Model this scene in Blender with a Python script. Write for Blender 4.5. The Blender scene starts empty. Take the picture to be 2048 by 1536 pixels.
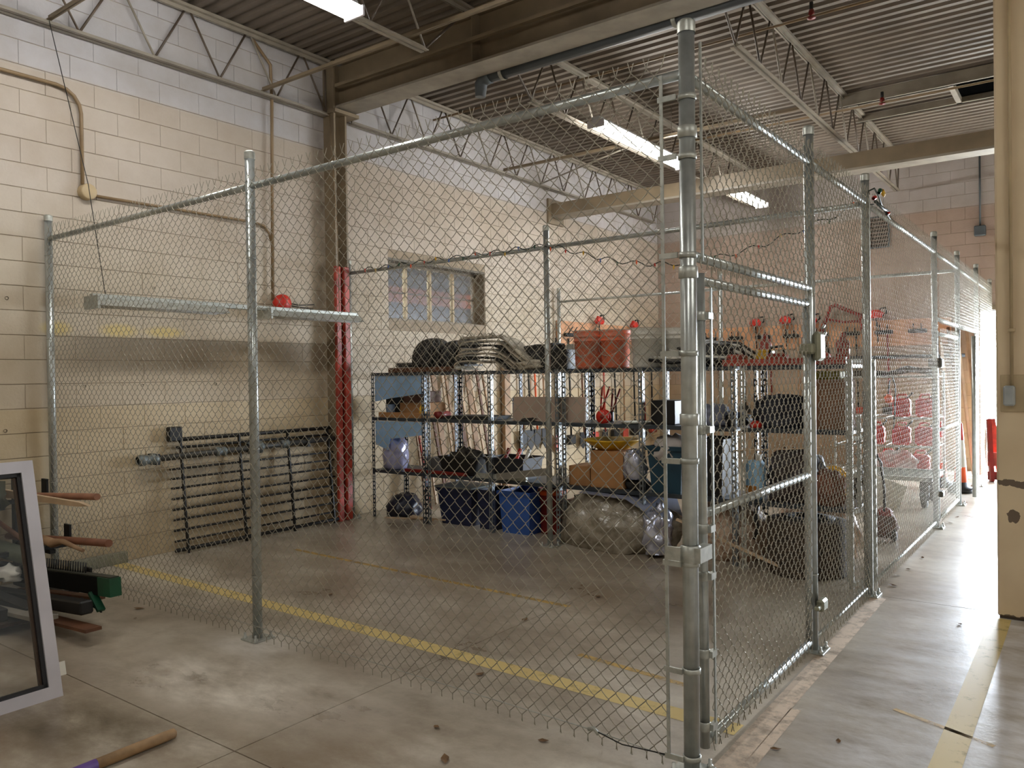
import bpy, bmesh, math, random
import numpy as np
from mathutils import Vector, Matrix, noise

random.seed(7)
S = bpy.context.scene
C = S.collection
PI = math.pi

# ------------------------------------------------------------------ camera
def cam_axes(yaw, pitch, roll):
    f = Vector((math.sin(yaw)*math.cos(pitch), math.cos(yaw)*math.cos(pitch), math.sin(pitch)))
    r0 = Vector((math.cos(yaw), -math.sin(yaw), 0)); u0 = r0.cross(f)
    r = r0*math.cos(roll) + u0*math.sin(roll); u = -r0*math.sin(roll) + u0*math.cos(roll)
    return r, u, f
cd = bpy.data.cameras.new('camera'); cam = bpy.data.objects.new('camera', cd); C.objects.link(cam)
r_, u_, f_ = cam_axes(-0.637559, -0.010217, -0.014061)
M_ = Matrix((r_, u_, -f_)).transposed().to_4x4(); M_.translation = Vector((1.34228, -3.01930, 1.63814))
cam.matrix_world = M_
cd.sensor_width = 36; cd.lens = 1576.417/2048*36; cd.clip_start = 0.05; cd.clip_end = 200
S.camera = cam

# ------------------------------------------------------------------ world, daylight, exposure
S.view_settings.view_transform = 'Standard'; S.view_settings.look = 'None'
S.view_settings.gamma = 1; S.view_settings.use_curve_mapping = False
S.view_settings.exposure = 0.0
try:
    S.cycles.use_denoising = True
    S.cycles.max_bounces = 10; S.cycles.diffuse_bounces = 5; S.cycles.glossy_bounces = 4
    S.cycles.transparent_max_bounces = 24; S.cycles.sample_clamp_indirect = 6.0
    S.cycles.caustics_reflective = False; S.cycles.caustics_refractive = False
except Exception:
    pass
W = bpy.data.worlds.new('overcast_sky'); S.world = W; W.use_nodes = True
SKY = 84.0
W.node_tree.nodes['Background'].inputs[0].default_value = (0.80, 0.89, 1.0, 1)
W.node_tree.nodes['Background'].inputs[1].default_value = SKY
LAMP = 72.0          # watts of one 8 ft twin tube ceiling fixture
LAMP_COL = (1.0, 0.98, 0.94)
pl = bpy.data.lights.new('doorway_daylight', 'AREA'); pl.shape = 'RECTANGLE'; pl.size = 4.0; pl.size_y = 2.56
pl.cycles.is_portal = True
po = bpy.data.objects.new('doorway_daylight', pl); C.objects.link(po)
po.location = (1.82, 11.72, 1.29); po.rotation_euler = (math.radians(-90), 0, 0)

# ------------------------------------------------------------------ materials
def lin(c):
    return tuple((x/12.92 if x <= 0.04045 else ((x+0.055)/1.055)**2.4) for x in c)
MATS = {}
def mat(name, col, rough=0.6, metal=0.0, var=0.12, scale=9.0, bump=0.0, bscale=60.0, col2=None, amt=0.5, spec=None):
    """painted / plain surface: base colour broken up by noise, optional second (wear) colour"""
    if name in MATS: return MATS[name]
    m = bpy.data.materials.new(name); m.use_nodes = True; nt = m.node_tree; N = nt.nodes; L = nt.links
    b = N['Principled BSDF']; b.inputs['Roughness'].default_value = rough; b.inputs['Metallic'].default_value = metal
    if spec is not None: b.inputs['Specular IOR Level'].default_value = spec
    geo = N.new('ShaderNodeNewGeometry')
    nz = N.new('ShaderNodeTexNoise'); nz.inputs['Scale'].default_value = scale; nz.inputs['Detail'].default_value = 6
    L.new(geo.outputs['Position'], nz.inputs['Vector'])
    rp = N.new('ShaderNodeValToRGB'); L.new(nz.outputs['Fac'], rp.inputs['Fac'])
    c = lin(col)
    d = lin(col2) if col2 else tuple(x*(1-var*1.6) for x in c)
    rp.color_ramp.elements[0].position = 0.32 + (0.5-amt)*0.4; rp.color_ramp.elements[0].color = (*d, 1)
    rp.color_ramp.elements[1].position = 0.62 + (0.5-amt)*0.4; rp.color_ramp.elements[1].color = (*[min(1, x*(1+var*0.4)) for x in c], 1)
    L.new(rp.outputs['Color'], b.inputs['Base Color'])
    if bump:
        n2 = N.new('ShaderNodeTexNoise'); n2.inputs['Scale'].default_value = bscale; n2.inputs['Detail'].default_value = 4
        L.new(geo.outputs['Position'], n2.inputs['Vector'])
        bp = N.new('ShaderNodeBump'); bp.inputs['Strength'].default_value = bump; bp.inputs['Distance'].default_value = 0.01
        L.new(n2.outputs['Fac'], bp.inputs['Height']); L.new(bp.outputs['Normal'], b.inputs['Normal'])
    MATS[name] = m
    return m
def emis(name, col, strength):
    m = bpy.data.materials.new(name); m.use_nodes = True; b = m.node_tree.nodes['Principled BSDF']
    b.inputs['Base Color'].default_value = (*lin(col), 1)
    b.inputs['Emission Color'].default_value = (*lin(col), 1); b.inputs['Emission Strength'].default_value = strength
    return m
def clear(name, col, rough=0.1, alpha=0.35):
    m = bpy.data.materials.new(name); m.use_nodes = True; nt = m.node_tree; N = nt.nodes; L = nt.links
    b = N['Principled BSDF']; b.inputs['Base Color'].default_value = (*lin(col), 1); b.inputs['Roughness'].default_value = rough
    t = N.new('ShaderNodeBsdfTransparent'); mx = N.new('ShaderNodeMixShader'); mx.inputs[0].default_value = alpha
    L.new(t.outputs[0], mx.inputs[1]); L.new(b.outputs[0], mx.inputs[2]); L.new(mx.outputs[0], N['Material Output'].inputs['Surface'])
    return m

def block_wall_mat(name, low, low2, mid0, mid, top):
    """painted block wall: three paint bands by height, grime, soot patches and a brown band by the column"""
    m = bpy.data.materials.new(name); m.use_nodes = True; nt = m.node_tree; N = nt.nodes; L = nt.links
    b = N['Principled BSDF']; b.inputs['Roughness'].default_value = 0.62
    geo = N.new('ShaderNodeNewGeometry'); sx = N.new('ShaderNodeSeparateXYZ'); L.new(geo.outputs['Position'], sx.inputs[0])
    mr = N.new('ShaderNodeMath'); mr.operation = 'DIVIDE'; L.new(sx.outputs['Z'], mr.inputs[0]); mr.inputs[1].default_value = 6.0
    rp = N.new('ShaderNodeValToRGB'); L.new(mr.outputs[0], rp.inputs[0]); cr = rp.color_ramp
    low, low2, mid0, mid, top = [lin(c) for c in (low, low2, mid0, mid, top)]
    cr.elements[0].position = 0.0; cr.elements[0].color = (*[x*0.92 for x in low], 1)
    cr.elements[1].position = 1.0; cr.elements[1].color = (*top, 1)
    for p, c in ((1.42/6, low), (1.425/6, low2), (2.6/6, mid0), (3.4/6, mid), (4.262/6, mid), (4.27/6, top)):
        e = cr.elements.new(p); e.color = (*c, 1)
    nz = N.new('ShaderNodeTexNoise'); nz.inputs['Scale'].default_value = 1.3; nz.inputs['Detail'].default_value = 8; nz.inputs['Roughness'].default_value = 0.62
    L.new(geo.outputs['Position'], nz.inputs['Vector'])
    r2 = N.new('ShaderNodeValToRGB'); L.new(nz.outputs['Fac'], r2.inputs[0])
    r2.color_ramp.elements[0].position = 0.30; r2.color_ramp.elements[0].color = (.80, .76, .70, 1)
    r2.color_ramp.elements[1].position = 0.62; r2.color_ramp.elements[1].color = (1, 1, 1, 1)
    mx = N.new('ShaderNodeMix'); mx.data_type = 'RGBA'; mx.blend_type = 'MULTIPLY'; mx.inputs[0].default_value = 1
    L.new(rp.outputs[0], mx.inputs[6]); L.new(r2.outputs[0], mx.inputs[7])
    # soot streak smears, plus a tall brown band beside the column, on the left wall (centre y,z ; half sizes ; strength)
    last = mx.outputs[2]
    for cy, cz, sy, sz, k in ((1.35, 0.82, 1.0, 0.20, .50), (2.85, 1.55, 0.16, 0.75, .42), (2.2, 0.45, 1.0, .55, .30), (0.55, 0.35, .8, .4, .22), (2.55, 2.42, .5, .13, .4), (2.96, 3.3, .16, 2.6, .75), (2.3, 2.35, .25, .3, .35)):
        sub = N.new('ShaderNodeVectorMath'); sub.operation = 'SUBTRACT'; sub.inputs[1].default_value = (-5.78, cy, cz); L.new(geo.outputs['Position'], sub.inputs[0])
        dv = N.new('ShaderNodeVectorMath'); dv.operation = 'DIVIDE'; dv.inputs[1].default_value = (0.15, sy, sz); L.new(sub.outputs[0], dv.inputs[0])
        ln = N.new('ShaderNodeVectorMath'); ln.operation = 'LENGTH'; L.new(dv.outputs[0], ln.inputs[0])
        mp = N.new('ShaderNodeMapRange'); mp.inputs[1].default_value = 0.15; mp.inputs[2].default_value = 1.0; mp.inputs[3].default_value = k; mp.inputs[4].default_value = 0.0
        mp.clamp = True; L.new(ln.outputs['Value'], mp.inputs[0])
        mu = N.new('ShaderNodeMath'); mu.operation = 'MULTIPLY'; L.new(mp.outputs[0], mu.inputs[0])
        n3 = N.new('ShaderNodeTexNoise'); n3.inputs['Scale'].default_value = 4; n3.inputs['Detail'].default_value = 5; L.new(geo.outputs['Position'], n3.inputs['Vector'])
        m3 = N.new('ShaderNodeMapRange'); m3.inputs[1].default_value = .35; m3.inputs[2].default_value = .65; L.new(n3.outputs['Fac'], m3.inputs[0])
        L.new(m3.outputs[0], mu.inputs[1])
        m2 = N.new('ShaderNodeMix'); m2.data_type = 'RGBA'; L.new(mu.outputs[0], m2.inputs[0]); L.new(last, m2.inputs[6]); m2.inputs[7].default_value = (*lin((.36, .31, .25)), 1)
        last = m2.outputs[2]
    # faded yellow paint dabs high on the left wall
    for cy, cz, sy, sz in ((0.08, 2.10, .14, .07), (0.62, 2.10, .2, .07), (1.05, 2.10, .22, .06)):
        sub = N.new('ShaderNodeVectorMath'); sub.operation = 'SUBTRACT'; sub.inputs[1].default_value = (-5.78, cy, cz); L.new(geo.outputs['Position'], sub.inputs[0])
        dv = N.new('ShaderNodeVectorMath'); dv.operation = 'DIVIDE'; dv.inputs[1].default_value = (0.15, sy, sz); L.new(sub.outputs[0], dv.inputs[0])
        ln = N.new('ShaderNodeVectorMath'); ln.operation = 'LENGTH'; L.new(dv.outputs[0], ln.inputs[0])
        mp = N.new('ShaderNodeMapRange'); mp.inputs[1].default_value = .5; mp.inputs[2].default_value = 1.1; mp.inputs[3].default_value = .5; mp.inputs[4].default_value = 0
        L.new(ln.outputs['Value'], mp.inputs[0])
        m2 = N.new('ShaderNodeMix'); m2.data_type = 'RGBA'; L.new(mp.outputs[0], m2.inputs[0]); L.new(last, m2.inputs[6]); m2.inputs[7].default_value = (*lin((.85, .75, .33)), 1)
        last = m2.outputs[2]
    L.new(last, b.inputs['Base Color'])
    n2 = N.new('ShaderNodeTexNoise'); n2.inputs['Scale'].default_value = 45; n2.inputs['Detail'].default_value = 5; L.new(geo.outputs['Position'], n2.inputs['Vector'])
    bp = N.new('ShaderNodeBump'); bp.inputs['Strength'].default_value = .22; bp.inputs['Distance'].default_value = .01
    L.new(n2.outputs['Fac'], bp.inputs['Height']); L.new(bp.outputs['Normal'], b.inputs['Normal'])
    return m

def floor_mat():
    m = bpy.data.materials.new('concrete_floor'); m.use_nodes = True; nt = m.node_tree; N = nt.nodes; L = nt.links
    b = N['Principled BSDF']
    geo = N.new('ShaderNodeNewGeometry')
    def nz(scale, det, ro, dist=0.0, stretch=None):
        n = N.new('ShaderNodeTexNoise'); n.inputs['Scale'].default_value = scale; n.inputs['Detail'].default_value = det; n.inputs['Roughness'].default_value = ro; n.inputs['Distortion'].default_value = dist
        if stretch:
            mp = N.new('ShaderNodeMapping'); mp.inputs['Scale'].default_value = stretch; mp.inputs['Rotation'].default_value = (0, 0, .9); L.new(geo.outputs['Position'], mp.inputs[0]); L.new(mp.outputs[0], n.inputs['Vector'])
        else: L.new(geo.outputs['Position'], n.inputs['Vector'])
        return n
    a = nz(0.7, 9, .66, .15, (1, 1.8, 1)); ra = N.new('ShaderNodeValToRGB'); L.new(a.outputs['Fac'], ra.inputs[0])
    ra.color_ramp.elements[0].position = .34; ra.color_ramp.elements[0].color = (*lin((.53, .48, .415)), 1)
    ra.color_ramp.elements[1].position = .66; ra.color_ramp.elements[1].color = (*lin((.80, .77, .71)), 1)
    e = ra.color_ramp.elements.new(.5); e.color = (*lin((.675, .635, .57)), 1)
    c = nz(5.5, 8, .7, .1); rc = N.new('ShaderNodeValToRGB'); L.new(c.outputs['Fac'], rc.inputs[0])
    rc.color_ramp.elements[0].position = .28; rc.color_ramp.elements[0].color = (.74, .71, .68, 1)
    rc.color_ramp.elements[1].position = .55; rc.color_ramp.elements[1].color = (1, 1, 1, 1)
    mx = N.new('ShaderNodeMix'); mx.data_type = 'RGBA'; mx.blend_type = 'MULTIPLY'; mx.inputs[0].default_value = 1
    L.new(ra.outputs[0], mx.inputs[6]); L.new(rc.outputs[0], mx.inputs[7]); last = mx.outputs[2]
    def patch(cx, cy, sx, sy, rot, k, col, lo=.1):
        nonlocal last
        mp = N.new('ShaderNodeMapping'); mp.vector_type = 'TEXTURE'; mp.inputs['Location'].default_value = (cx, cy, 0); mp.inputs['Rotation'].default_value = (0, 0, rot); mp.inputs['Scale'].default_value = (sx, sy, 1)
        L.new(geo.outputs['Position'], mp.inputs[0])
        ln = N.new('ShaderNodeVectorMath'); ln.operation = 'LENGTH'; L.new(mp.outputs[0], ln.inputs[0])
        q = N.new('ShaderNodeMapRange'); q.inputs[1].default_value = lo; q.inputs[2].default_value = 1; q.inputs[3].default_value = k; q.inputs[4].default_value = 0; L.new(ln.outputs['Value'], q.inputs[0])
        mu = N.new('ShaderNodeMath'); mu.operation = 'MULTIPLY'; L.new(q.outputs[0], mu.inputs[0])
        n3 = nz(2.2, 8, .68, .1, (1, 2.2, 1)); m3 = N.new('ShaderNodeMapRange'); m3.inputs[1].default_value = .33; m3.inputs[2].default_value = .68; L.new(n3.outputs['Fac'], m3.inputs[0]); L.new(m3.outputs[0], mu.inputs[1])
        m2 = N.new('ShaderNodeMix'); m2.data_type = 'RGBA'; L.new(mu.outputs[0], m2.inputs[0]); L.new(last, m2.inputs[6]); m2.inputs[7].default_value = (*lin(col), 1); last = m2.outputs[2]
    patch(-3.2, -1.9, 2.6, 1.9, .3, .95, (.50, .43, .345), .3)       # brown worn floor at the front left
    patch(-1.2, -.9, 1.3, .8, .4, .6, (.52, .45, .37))
    patch(-2.45, -.55, 1.25, .5, .15, 1.0, (.93, .90, .85), .25)
    patch(-2.85, -.05, .5, .3, 0, 1.0, (.93, .91, .88))         # pale cement dust by the middle post
    patch(-2.7, -1.30, 1.0, .35, .35, 1.0, (.36, .32, .26), .3)         # dark brown streak in front
    patch(-1.1, -.9, .9, .5, .2, .5, (.47, .40, .32))
    patch(1.6, 1.0, 1.55, 9.0, 0, 1.0, (.90, .90, .905), .7)            # paler aisle: daylight from the doorway painted into the floor colour
    patch(-2.9, -1.8, .5, .35, .2, .45, (.66, .42, .36))          # faint red paint
    patch(-2.9, 1.9, 3.4, 1.7, 0, .75, (.53, .46, .375), .35)            # browner floor in the pen
    patch(-2.3, 2.75, .35, .12, 0, .9, (.28, .24, .2))            # oil stain
    L.new(last, b.inputs['Base Color'])
    rr = N.new('ShaderNodeMapRange'); rr.inputs[3].default_value = .20; rr.inputs[4].default_value = .40; L.new(a.outputs['Fac'], rr.inputs[0]); L.new(rr.outputs[0], b.inputs['Roughness'])
    n2 = nz(30, 6, .6); bp = N.new('ShaderNodeBump'); bp.inputs['Strength'].default_value = .12; bp.inputs['Distance'].default_value = .01
    L.new(n2.outputs['Fac'], bp.inputs['Height']); L.new(bp.outputs['Normal'], b.inputs['Normal'])
    return m
def worn_paint(name, col, keep=.5):
    m = bpy.data.materials.new(name); m.use_nodes = True; nt = m.node_tree; N = nt.nodes; L = nt.links
    b = N['Principled BSDF']; b.inputs['Base Color'].default_value = (*lin(col), 1); b.inputs['Roughness'].default_value = .5
    geo = N.new('ShaderNodeNewGeometry'); n = N.new('ShaderNodeTexNoise'); n.inputs['Scale'].default_value = 7; n.inputs['Detail'].default_value = 9; n.inputs['Roughness'].default_value = .7
    L.new(geo.outputs['Position'], n.inputs['Vector'])
    q = N.new('ShaderNodeMapRange'); q.inputs[1].default_value = keep-.14; q.inputs[2].default_value = keep+.1; q.inputs[3].default_value = 0.12; L.new(n.outputs['Fac'], q.inputs[0])
    t = N.new('ShaderNodeBsdfTransparent'); mx = N.new('ShaderNodeMixShader'); L.new(q.outputs[0], mx.inputs[0]); L.new(t.outputs[0], mx.inputs[1]); L.new(b.outputs[0], mx.inputs[2])
    L.new(mx.outputs[0], N['Material Output'].inputs['Surface'])
    return m

GALV = mat('galvanized_pipe', (.74, .76, .75), .30, .68, .14, 14)
GALV2 = mat('galvanized_fitting', (.72, .73, .70), .42, .5, .15, 30)
WIRE = mat('galvanized_wire', (.64, .62, .56), .42, .4, .1, 8)
BLOCK = block_wall_mat('painted_block', (.77, .70, .575), (.775, .72, .63), (.77, .725, .65), (.765, .725, .68), (.77, .765, .78))
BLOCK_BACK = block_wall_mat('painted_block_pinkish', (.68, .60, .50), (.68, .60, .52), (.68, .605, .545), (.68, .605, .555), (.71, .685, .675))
MORTAR = mat('painted_mortar', (.62, .56, .48), .8)
CONC = floor_mat()
DECK = mat('roof_deck_paint', (.45, .41, .365), .55, 0, .15, 2)
STEEL = mat('beige_steel_paint', (.52, .46, .37), .5, 0, .15, 3)
JOIST = mat('joist_paint', (.60, .57, .52), .5, 0, .14, 5)
ROD = mat('joist_rod_paint', (.36, .31, .26), .5, 0, .2, 5)
COLP = mat('column_paint', (.74, .66, .52), .55, 0, .1, 4)
RED = mat('red_paint', (.70, .27, .20), .45, 0, .2, 8, col2=(.50, .17, .13))
BLACK = mat('black_steel', (.09, .09, .09), .5, .1, .2, 10)
DARK = mat('dark_rubber', (.12, .115, .11), .7, 0, .2, 8)
SHELFM = mat('slate_shelf_steel', (.25, .28, .31), .4, .35, .2, 6)
POSTM = mat('grey_angle_steel', (.50, .53, .55), .35, .6, .15, 12)
BLUEP = mat('light_blue_panel', (.58, .72, .86), .5, 0, .12, 6)
WOOD = mat('bare_wood', (.66, .54, .42), .6, 0, .2, 5, col2=(.50, .38, .27))
WOODD = mat('dark_wood', (.42, .27, .18), .6, 0, .2, 7)
WOODL = mat('pale_wood', (.78, .68, .56), .6, 0, .14, 6)
CARD = mat('cardboard', (.66, .48, .30), .75, 0, .12, 6)
CARDG = mat('grey_cardboard', (.68, .60, .54), .75, 0, .1, 4)
ORANGE = mat('orange_plastic', (.96, .45, .26), .45, 0, .1, 14, col2=(.80, .50, .40), amt=.32)
ORANGE2 = mat('orange_bright', (.93, .38, .16), .45, 0, .12, 8)
WHITEP = mat('white_plastic', (.88, .87, .83), .4, 0, .08, 9)
YELL = mat('yellow_plastic', (.87, .68, .12), .45, 0, .15, 9)
TEAL = mat('teal_plastic', (.10, .24, .31), .45, 0, .15, 7)
NAVY = mat('navy_plastic', (.10, .14, .27), .45, 0, .18, 7)
BLUE = mat('blue_plastic', (.20, .36, .66), .4, 0, .12, 7)
SKYB = mat('pale_blue_plastic', (.62, .78, .90), .4, 0, .1, 8)
GREEN = mat('green_paint', (.08, .30, .20), .45, 0, .2, 8)
REDP = mat('red_plastic', (.80, .18, .12), .4, 0, .15, 8)
MAROON = mat('dark_red_plastic', (.50, .12, .09), .45, 0, .15, 8)
FOIL = mat('silver_film', (.80, .82, .90), .22, .75, .12, 12)
CLEARBAG = mat('cloudy_bag_film', (.60, .57, .51), .16, 0, .25, 11, bump=.9, bscale=26, col2=(.42, .38, .31), spec=.8)
GREYSHEET = mat('grey_sheet_film', (.58, .60, .68), .4, 0, .12, 6)
WOVEN = mat('woven_pale_bag', (.82, .73, .64), .6, 0, .16, 22, bump=.6, bscale=30, col2=(.56, .42, .33))
TARP = mat('black_tarp', (.075, .073, .07), .55, 0, .25, 6, bump=.5, bscale=14)
CANVAS = mat('grey_canvas', (.74, .70, .62), .75, 0, .2, 12, col2=(.48, .44, .38))
PEACH = mat('peach_board', (.80, .60, .45), .65, 0, .1, 5)
WHITEF = mat('white_vinyl', (.80, .79, .82), .35, 0, .05, 5)
GASKET = mat('dark_gasket', (.10, .10, .12), .5)
TUBE = emis('lit_tube', (1, .98, .94), 22.0)
TUBEOFF = mat('unlit_tube', (.88, .88, .86), .25)
REFL = mat('white_reflector', (.80, .82, .83), .35, 0, .06, 5)
PIPEB = mat('slate_pipe', (.36, .39, .41), .45, .3, .1, 4)
CONDUIT = mat('tan_conduit', (.55, .46, .34), .5, 0, .1, 5)
LEAF = mat('dry_leaf', (.46, .35, .23), .8, 0, .25, 30)
YPAINT = worn_paint('worn_yellow_paint', (.83, .74, .48), .36)
YPAINT2 = worn_paint('faded_yellow_paint', (.80, .66, .36), .49)
PPAINT = worn_paint('scuffed_pale_paint', (.83, .75, .66), .44)
PURPLE = mat('purple_paint', (.40, .28, .55), .5)
GLASSM = clear('clear_pane', (.55, .58, .60), .05, .10)
DIRTYGLASS = clear('dusty_pane', (.40, .41, .43), .3, .55)
BASKET = mat('dark_coarse_mat', (.30, .25, .20), .85, 0, .3, 40, bump=1.0, bscale=70, col2=(.12, .10, .08))

# ------------------------------------------------------------------ mesh builder
class MB:
    def __init__(s): s.v = []; s.f = []; s.sm = []
    def add(s, vs, fs, smooth=False):
        o = len(s.v); s.v += [tuple(v) for v in vs]; s.f += [tuple(i+o for i in f) for f in fs]; s.sm += [smooth]*len(fs); return s
    def box(s, x0, x1, y0, y1, z0, z1, b=0.0, R=None, c=None):
        if b <= 0:
            vs = [(x, y, z) for x in (x0, x1) for y in (y0, y1) for z in (z0, z1)]
            fs = [(0, 1, 3, 2), (4, 6, 7, 5), (0, 4, 5, 1), (2, 3, 7, 6), (0, 2, 6, 4), (1, 5, 7, 3)]
        else:
            b = min(b, .45*min(x1-x0, y1-y0, z1-z0))
            bm = bmesh.new(); bmesh.ops.create_cube(bm, size=1)
            for v in bm.verts: v.co = Vector(((x0+x1)/2+v.co.x*(x1-x0), (y0+y1)/2+v.co.y*(y1-y0), (z0+z1)/2+v.co.z*(z1-z0)))
            bmesh.ops.bevel(bm, geom=bm.edges[:], offset=b, segments=1, affect='EDGES')
            bm.verts.index_update(); vs = [v.co.copy() for v in bm.verts]; fs = [[v.index for v in f.verts] for f in bm.faces]; bm.free()
        if R is not None:
            c = Vector(c) if c is not None else Vector(((x0+x1)/2, (y0+y1)/2, (z0+z1)/2))
            vs = [c + R @ (Vector(v)-c) for v in vs]
        return s.add(vs, fs)
    def bar(s, p0, p1, w, h, up=(0, 0, 1), b=0.0):
        p0, p1 = Vector(p0), Vector(p1); d = p1-p0; l = d.length; d.normalize()
        u = Vector(up); 
        if abs(u.dot(d)) > .99: u = Vector((1, 0, 0))
        sd = d.cross(u).normalized(); uu = sd.cross(d)
        R = Matrix((d, sd, uu)).transposed(); m = (p0+p1)/2
        t = MB().box(-l/2, l/2, -w/2, w/2, -h/2, h/2, b)
        return s.add([m + R @ Vector(v) for v in t.v], t.f)
    def tube(s, pts, r, n=8, closed=False, caps=True, smooth=True):
        pts = [Vector(p) for p in pts]; rs = r if isinstance(r, (list, tuple)) else [r]*len(pts); k = len(pts)
        tan = []
        for i in range(k):
            a = pts[(i-1) % k] if (closed or i > 0) else pts[i]; c = pts[(i+1) % k] if (closed or i < k-1) else pts[i]
            tan.append((c-a).normalized())
        t0 = tan[0]; ref = Vector((0, 0, 1)) if abs(t0.z) < .9 else Vector((1, 0, 0)); nrm = (ref - t0*ref.dot(t0)).normalized()
        vs = []
        for i in range(k):
            nrm = (nrm - tan[i]*nrm.dot(tan[i])).normalized(); bn = tan[i].cross(nrm)
            for j in range(n):
                a = 2*PI*j/n; vs.append(pts[i] + (nrm*math.cos(a) + bn*math.sin(a))*rs[i])
        fs = []
        for i in range(k if closed else k-1):
            for j in range(n):
                a = i*n+j; b_ = i*n+(j+1) % n; c_ = ((i+1) % k)*n+(j+1) % n; d_ = ((i+1) % k)*n+j; fs.append((a, b_, c_, d_))
        s.add(vs, fs, smooth)
        if caps and not closed: s.f += [tuple(range(len(s.v)-len(vs)+n-1, len(s.v)-len(vs)-1, -1)), tuple(range(len(s.v)-n, len(s.v)))]; s.sm += [False, False]
        return s
    def lathe(s, prof, c=(0, 0, 0), n=20, axis='z', R=None, smooth=True):
        vs = []; fs = []; m = len(prof)
        for (r, z) in prof:
            for j in range(n):
                a = 2*PI*j/n; vs.append(Vector((max(r, 1e-5)*math.cos(a), max(r, 1e-5)*math.sin(a), z)))
        for i in range(m-1):
            for j in range(n): fs.append((i*n+j, i*n+(j+1) % n, (i+1)*n+(j+1) % n, (i+1)*n+j))
        if axis == 'x': vs = [Vector((v.z, v.x, v.y)) for v in vs]
        if axis == 'y': vs = [Vector((v.y, v.z, v.x)) for v in vs]
        if R is not None: vs = [R @ v for v in vs]
        c = Vector(c); return s.add([v+c for v in vs], fs, smooth)
    def prism(s, poly, o, U, V, D):
        o, U, V, D = Vector(o), Vector(U), Vector(V), Vector(D); n = len(poly)
        a = [o+U*p[0]+V*p[1] for p in poly]; vs = a+[p+D for p in a]
        fs = [tuple(range(n-1, -1, -1)), tuple(range(n, 2*n))]+[(i, (i+1) % n, n+(i+1) % n, n+i) for i in range(n)]
        return s.add(vs, fs)
    def blob(s, c, size, seed=0, rough=.18, freq=2.2, sub=3, flat=-.6, smooth=True):
        bm = bmesh.new(); bmesh.ops.create_icosphere(bm, subdivisions=sub, radius=1); o = Vector((seed*7.3, seed*3.1, seed*1.7))
        vs = []
        for v in bm.verts:
            p = v.co.copy(); k = 1+rough*noise.fractal(p*freq+o, 1, 2, 3)*1.6; p *= k
            if p.z < flat: p.z = flat
            vs.append((c[0]+p.x*size[0], c[1]+p.y*size[1], c[2]+(p.z-flat)*size[2]/(1-flat)))
        bm.verts.index_update(); fs = [[v.index for v in f.verts] for f in bm.faces]; bm.free()
        return s.add(vs, fs, smooth)
    def open_box(s, x0, x1, y0, y1, z0, z1, t=.008, taper=0.0, rim=0.0, floor=True):
        """open topped tub: outer and inner skins, optional rim lip"""
        def ring(e, z): return [(x0+taper*(1-(z-z0)/(z1-z0))-e, y0+taper*(1-(z-z0)/(z1-z0))-e, z), (x1-taper*(1-(z-z0)/(z1-z0))+e, y0+taper*(1-(z-z0)/(z1-z0))-e, z),
                                (x1-taper*(1-(z-z0)/(z1-z0))+e, y1-taper*(1-(z-z0)/(z1-z0))+e, z), (x0+taper*(1-(z-z0)/(z1-z0))-e, y1-taper*(1-(z-z0)/(z1-z0))+e, z)]
        rings = [ring(0, z0)]
        if rim: rings += [ring(0, z1-rim*1.2), ring(rim*.5, z1-rim*1.2)]
        rings += [ring(rim*.5 if rim else 0, z1), ring(-t, z1), ring(-t, z0+t)]
        vs = [p for r in rings for p in r]; fs = [(3, 2, 1, 0)]
        for i in range(len(rings)-1):
            for j in range(4): fs.append((i*4+j, i*4+(j+1) % 4, (i+1)*4+(j+1) % 4, (i+1)*4+j))
        k = (len(rings)-1)*4; fs.append((k, k+1, k+2, k+3)); return s.add(vs, fs)
    def mesh(s, name):
        me = bpy.data.meshes.new(name); me.from_pydata(s.v, [], s.f)
        me.polygons.foreach_set('use_smooth', s.sm); me.update(); return me

def link_mesh(name, me, m, parent=None, loc=None):
    o = bpy.data.objects.new(name, me); C.objects.link(o)
    if m is not None and not me.materials: me.materials.append(m)
    if parent is not None: o.parent = parent
    if loc is not None: o.location = loc
    return o
def props(o, label=None, cat=None, group=None, kind=None):
    if label: o['label'] = label
    if cat: o['category'] = cat
    if group: o['group'] = group
    if kind: o['kind'] = kind
    return o
ORG = {}
def part(name, mb, m, parent=None, label=None, kind=None):
    """mb is in world coordinates; parent roots carry only a translation"""
    if parent is not None:
        o = parent; off = Vector((0, 0, 0))
        while o is not None: off += Vector(ORG.get(o.name, (0, 0, 0))); o = o.parent
        if off.length > 0: mb.v = [tuple(Vector(v)-off) for v in mb.v]
    o = link_mesh(name, mb.mesh(name), m, parent)
    if label: o['label'] = label
    if kind: o['kind'] = kind
    return o
def thing(name, label, cat, loc=(0, 0, 0), group=None, kind=None):
    o = bpy.data.objects.new(name, None); C.objects.link(o); o.location = loc; o.empty_display_size = .1
    ORG[o.name] = tuple(loc); return props(o, label, cat, group, kind)
def solo(name, mb, m, label, cat, group=None, kind=None):
    """a thing that is one mesh; its origin is put at the middle of its base"""
    a = np.array(mb.v); c = Vector(((a[:, 0].min()+a[:, 0].max())/2, (a[:, 1].min()+a[:, 1].max())/2, a[:, 2].min()))
    mb.v = [tuple(Vector(v)-c) for v in mb.v]
    o = link_mesh(name, mb.mesh(name), m); o.location = c; ORG[o.name] = tuple(c)
    return props(o, label, cat, group, kind)
def structure(name, mb=None, m=None):
    o = link_mesh(name, mb.mesh(name), m) if mb else bpy.data.objects.new(name, None)
    if not mb: C.objects.link(o)
    return props(o, kind='structure')
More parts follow.
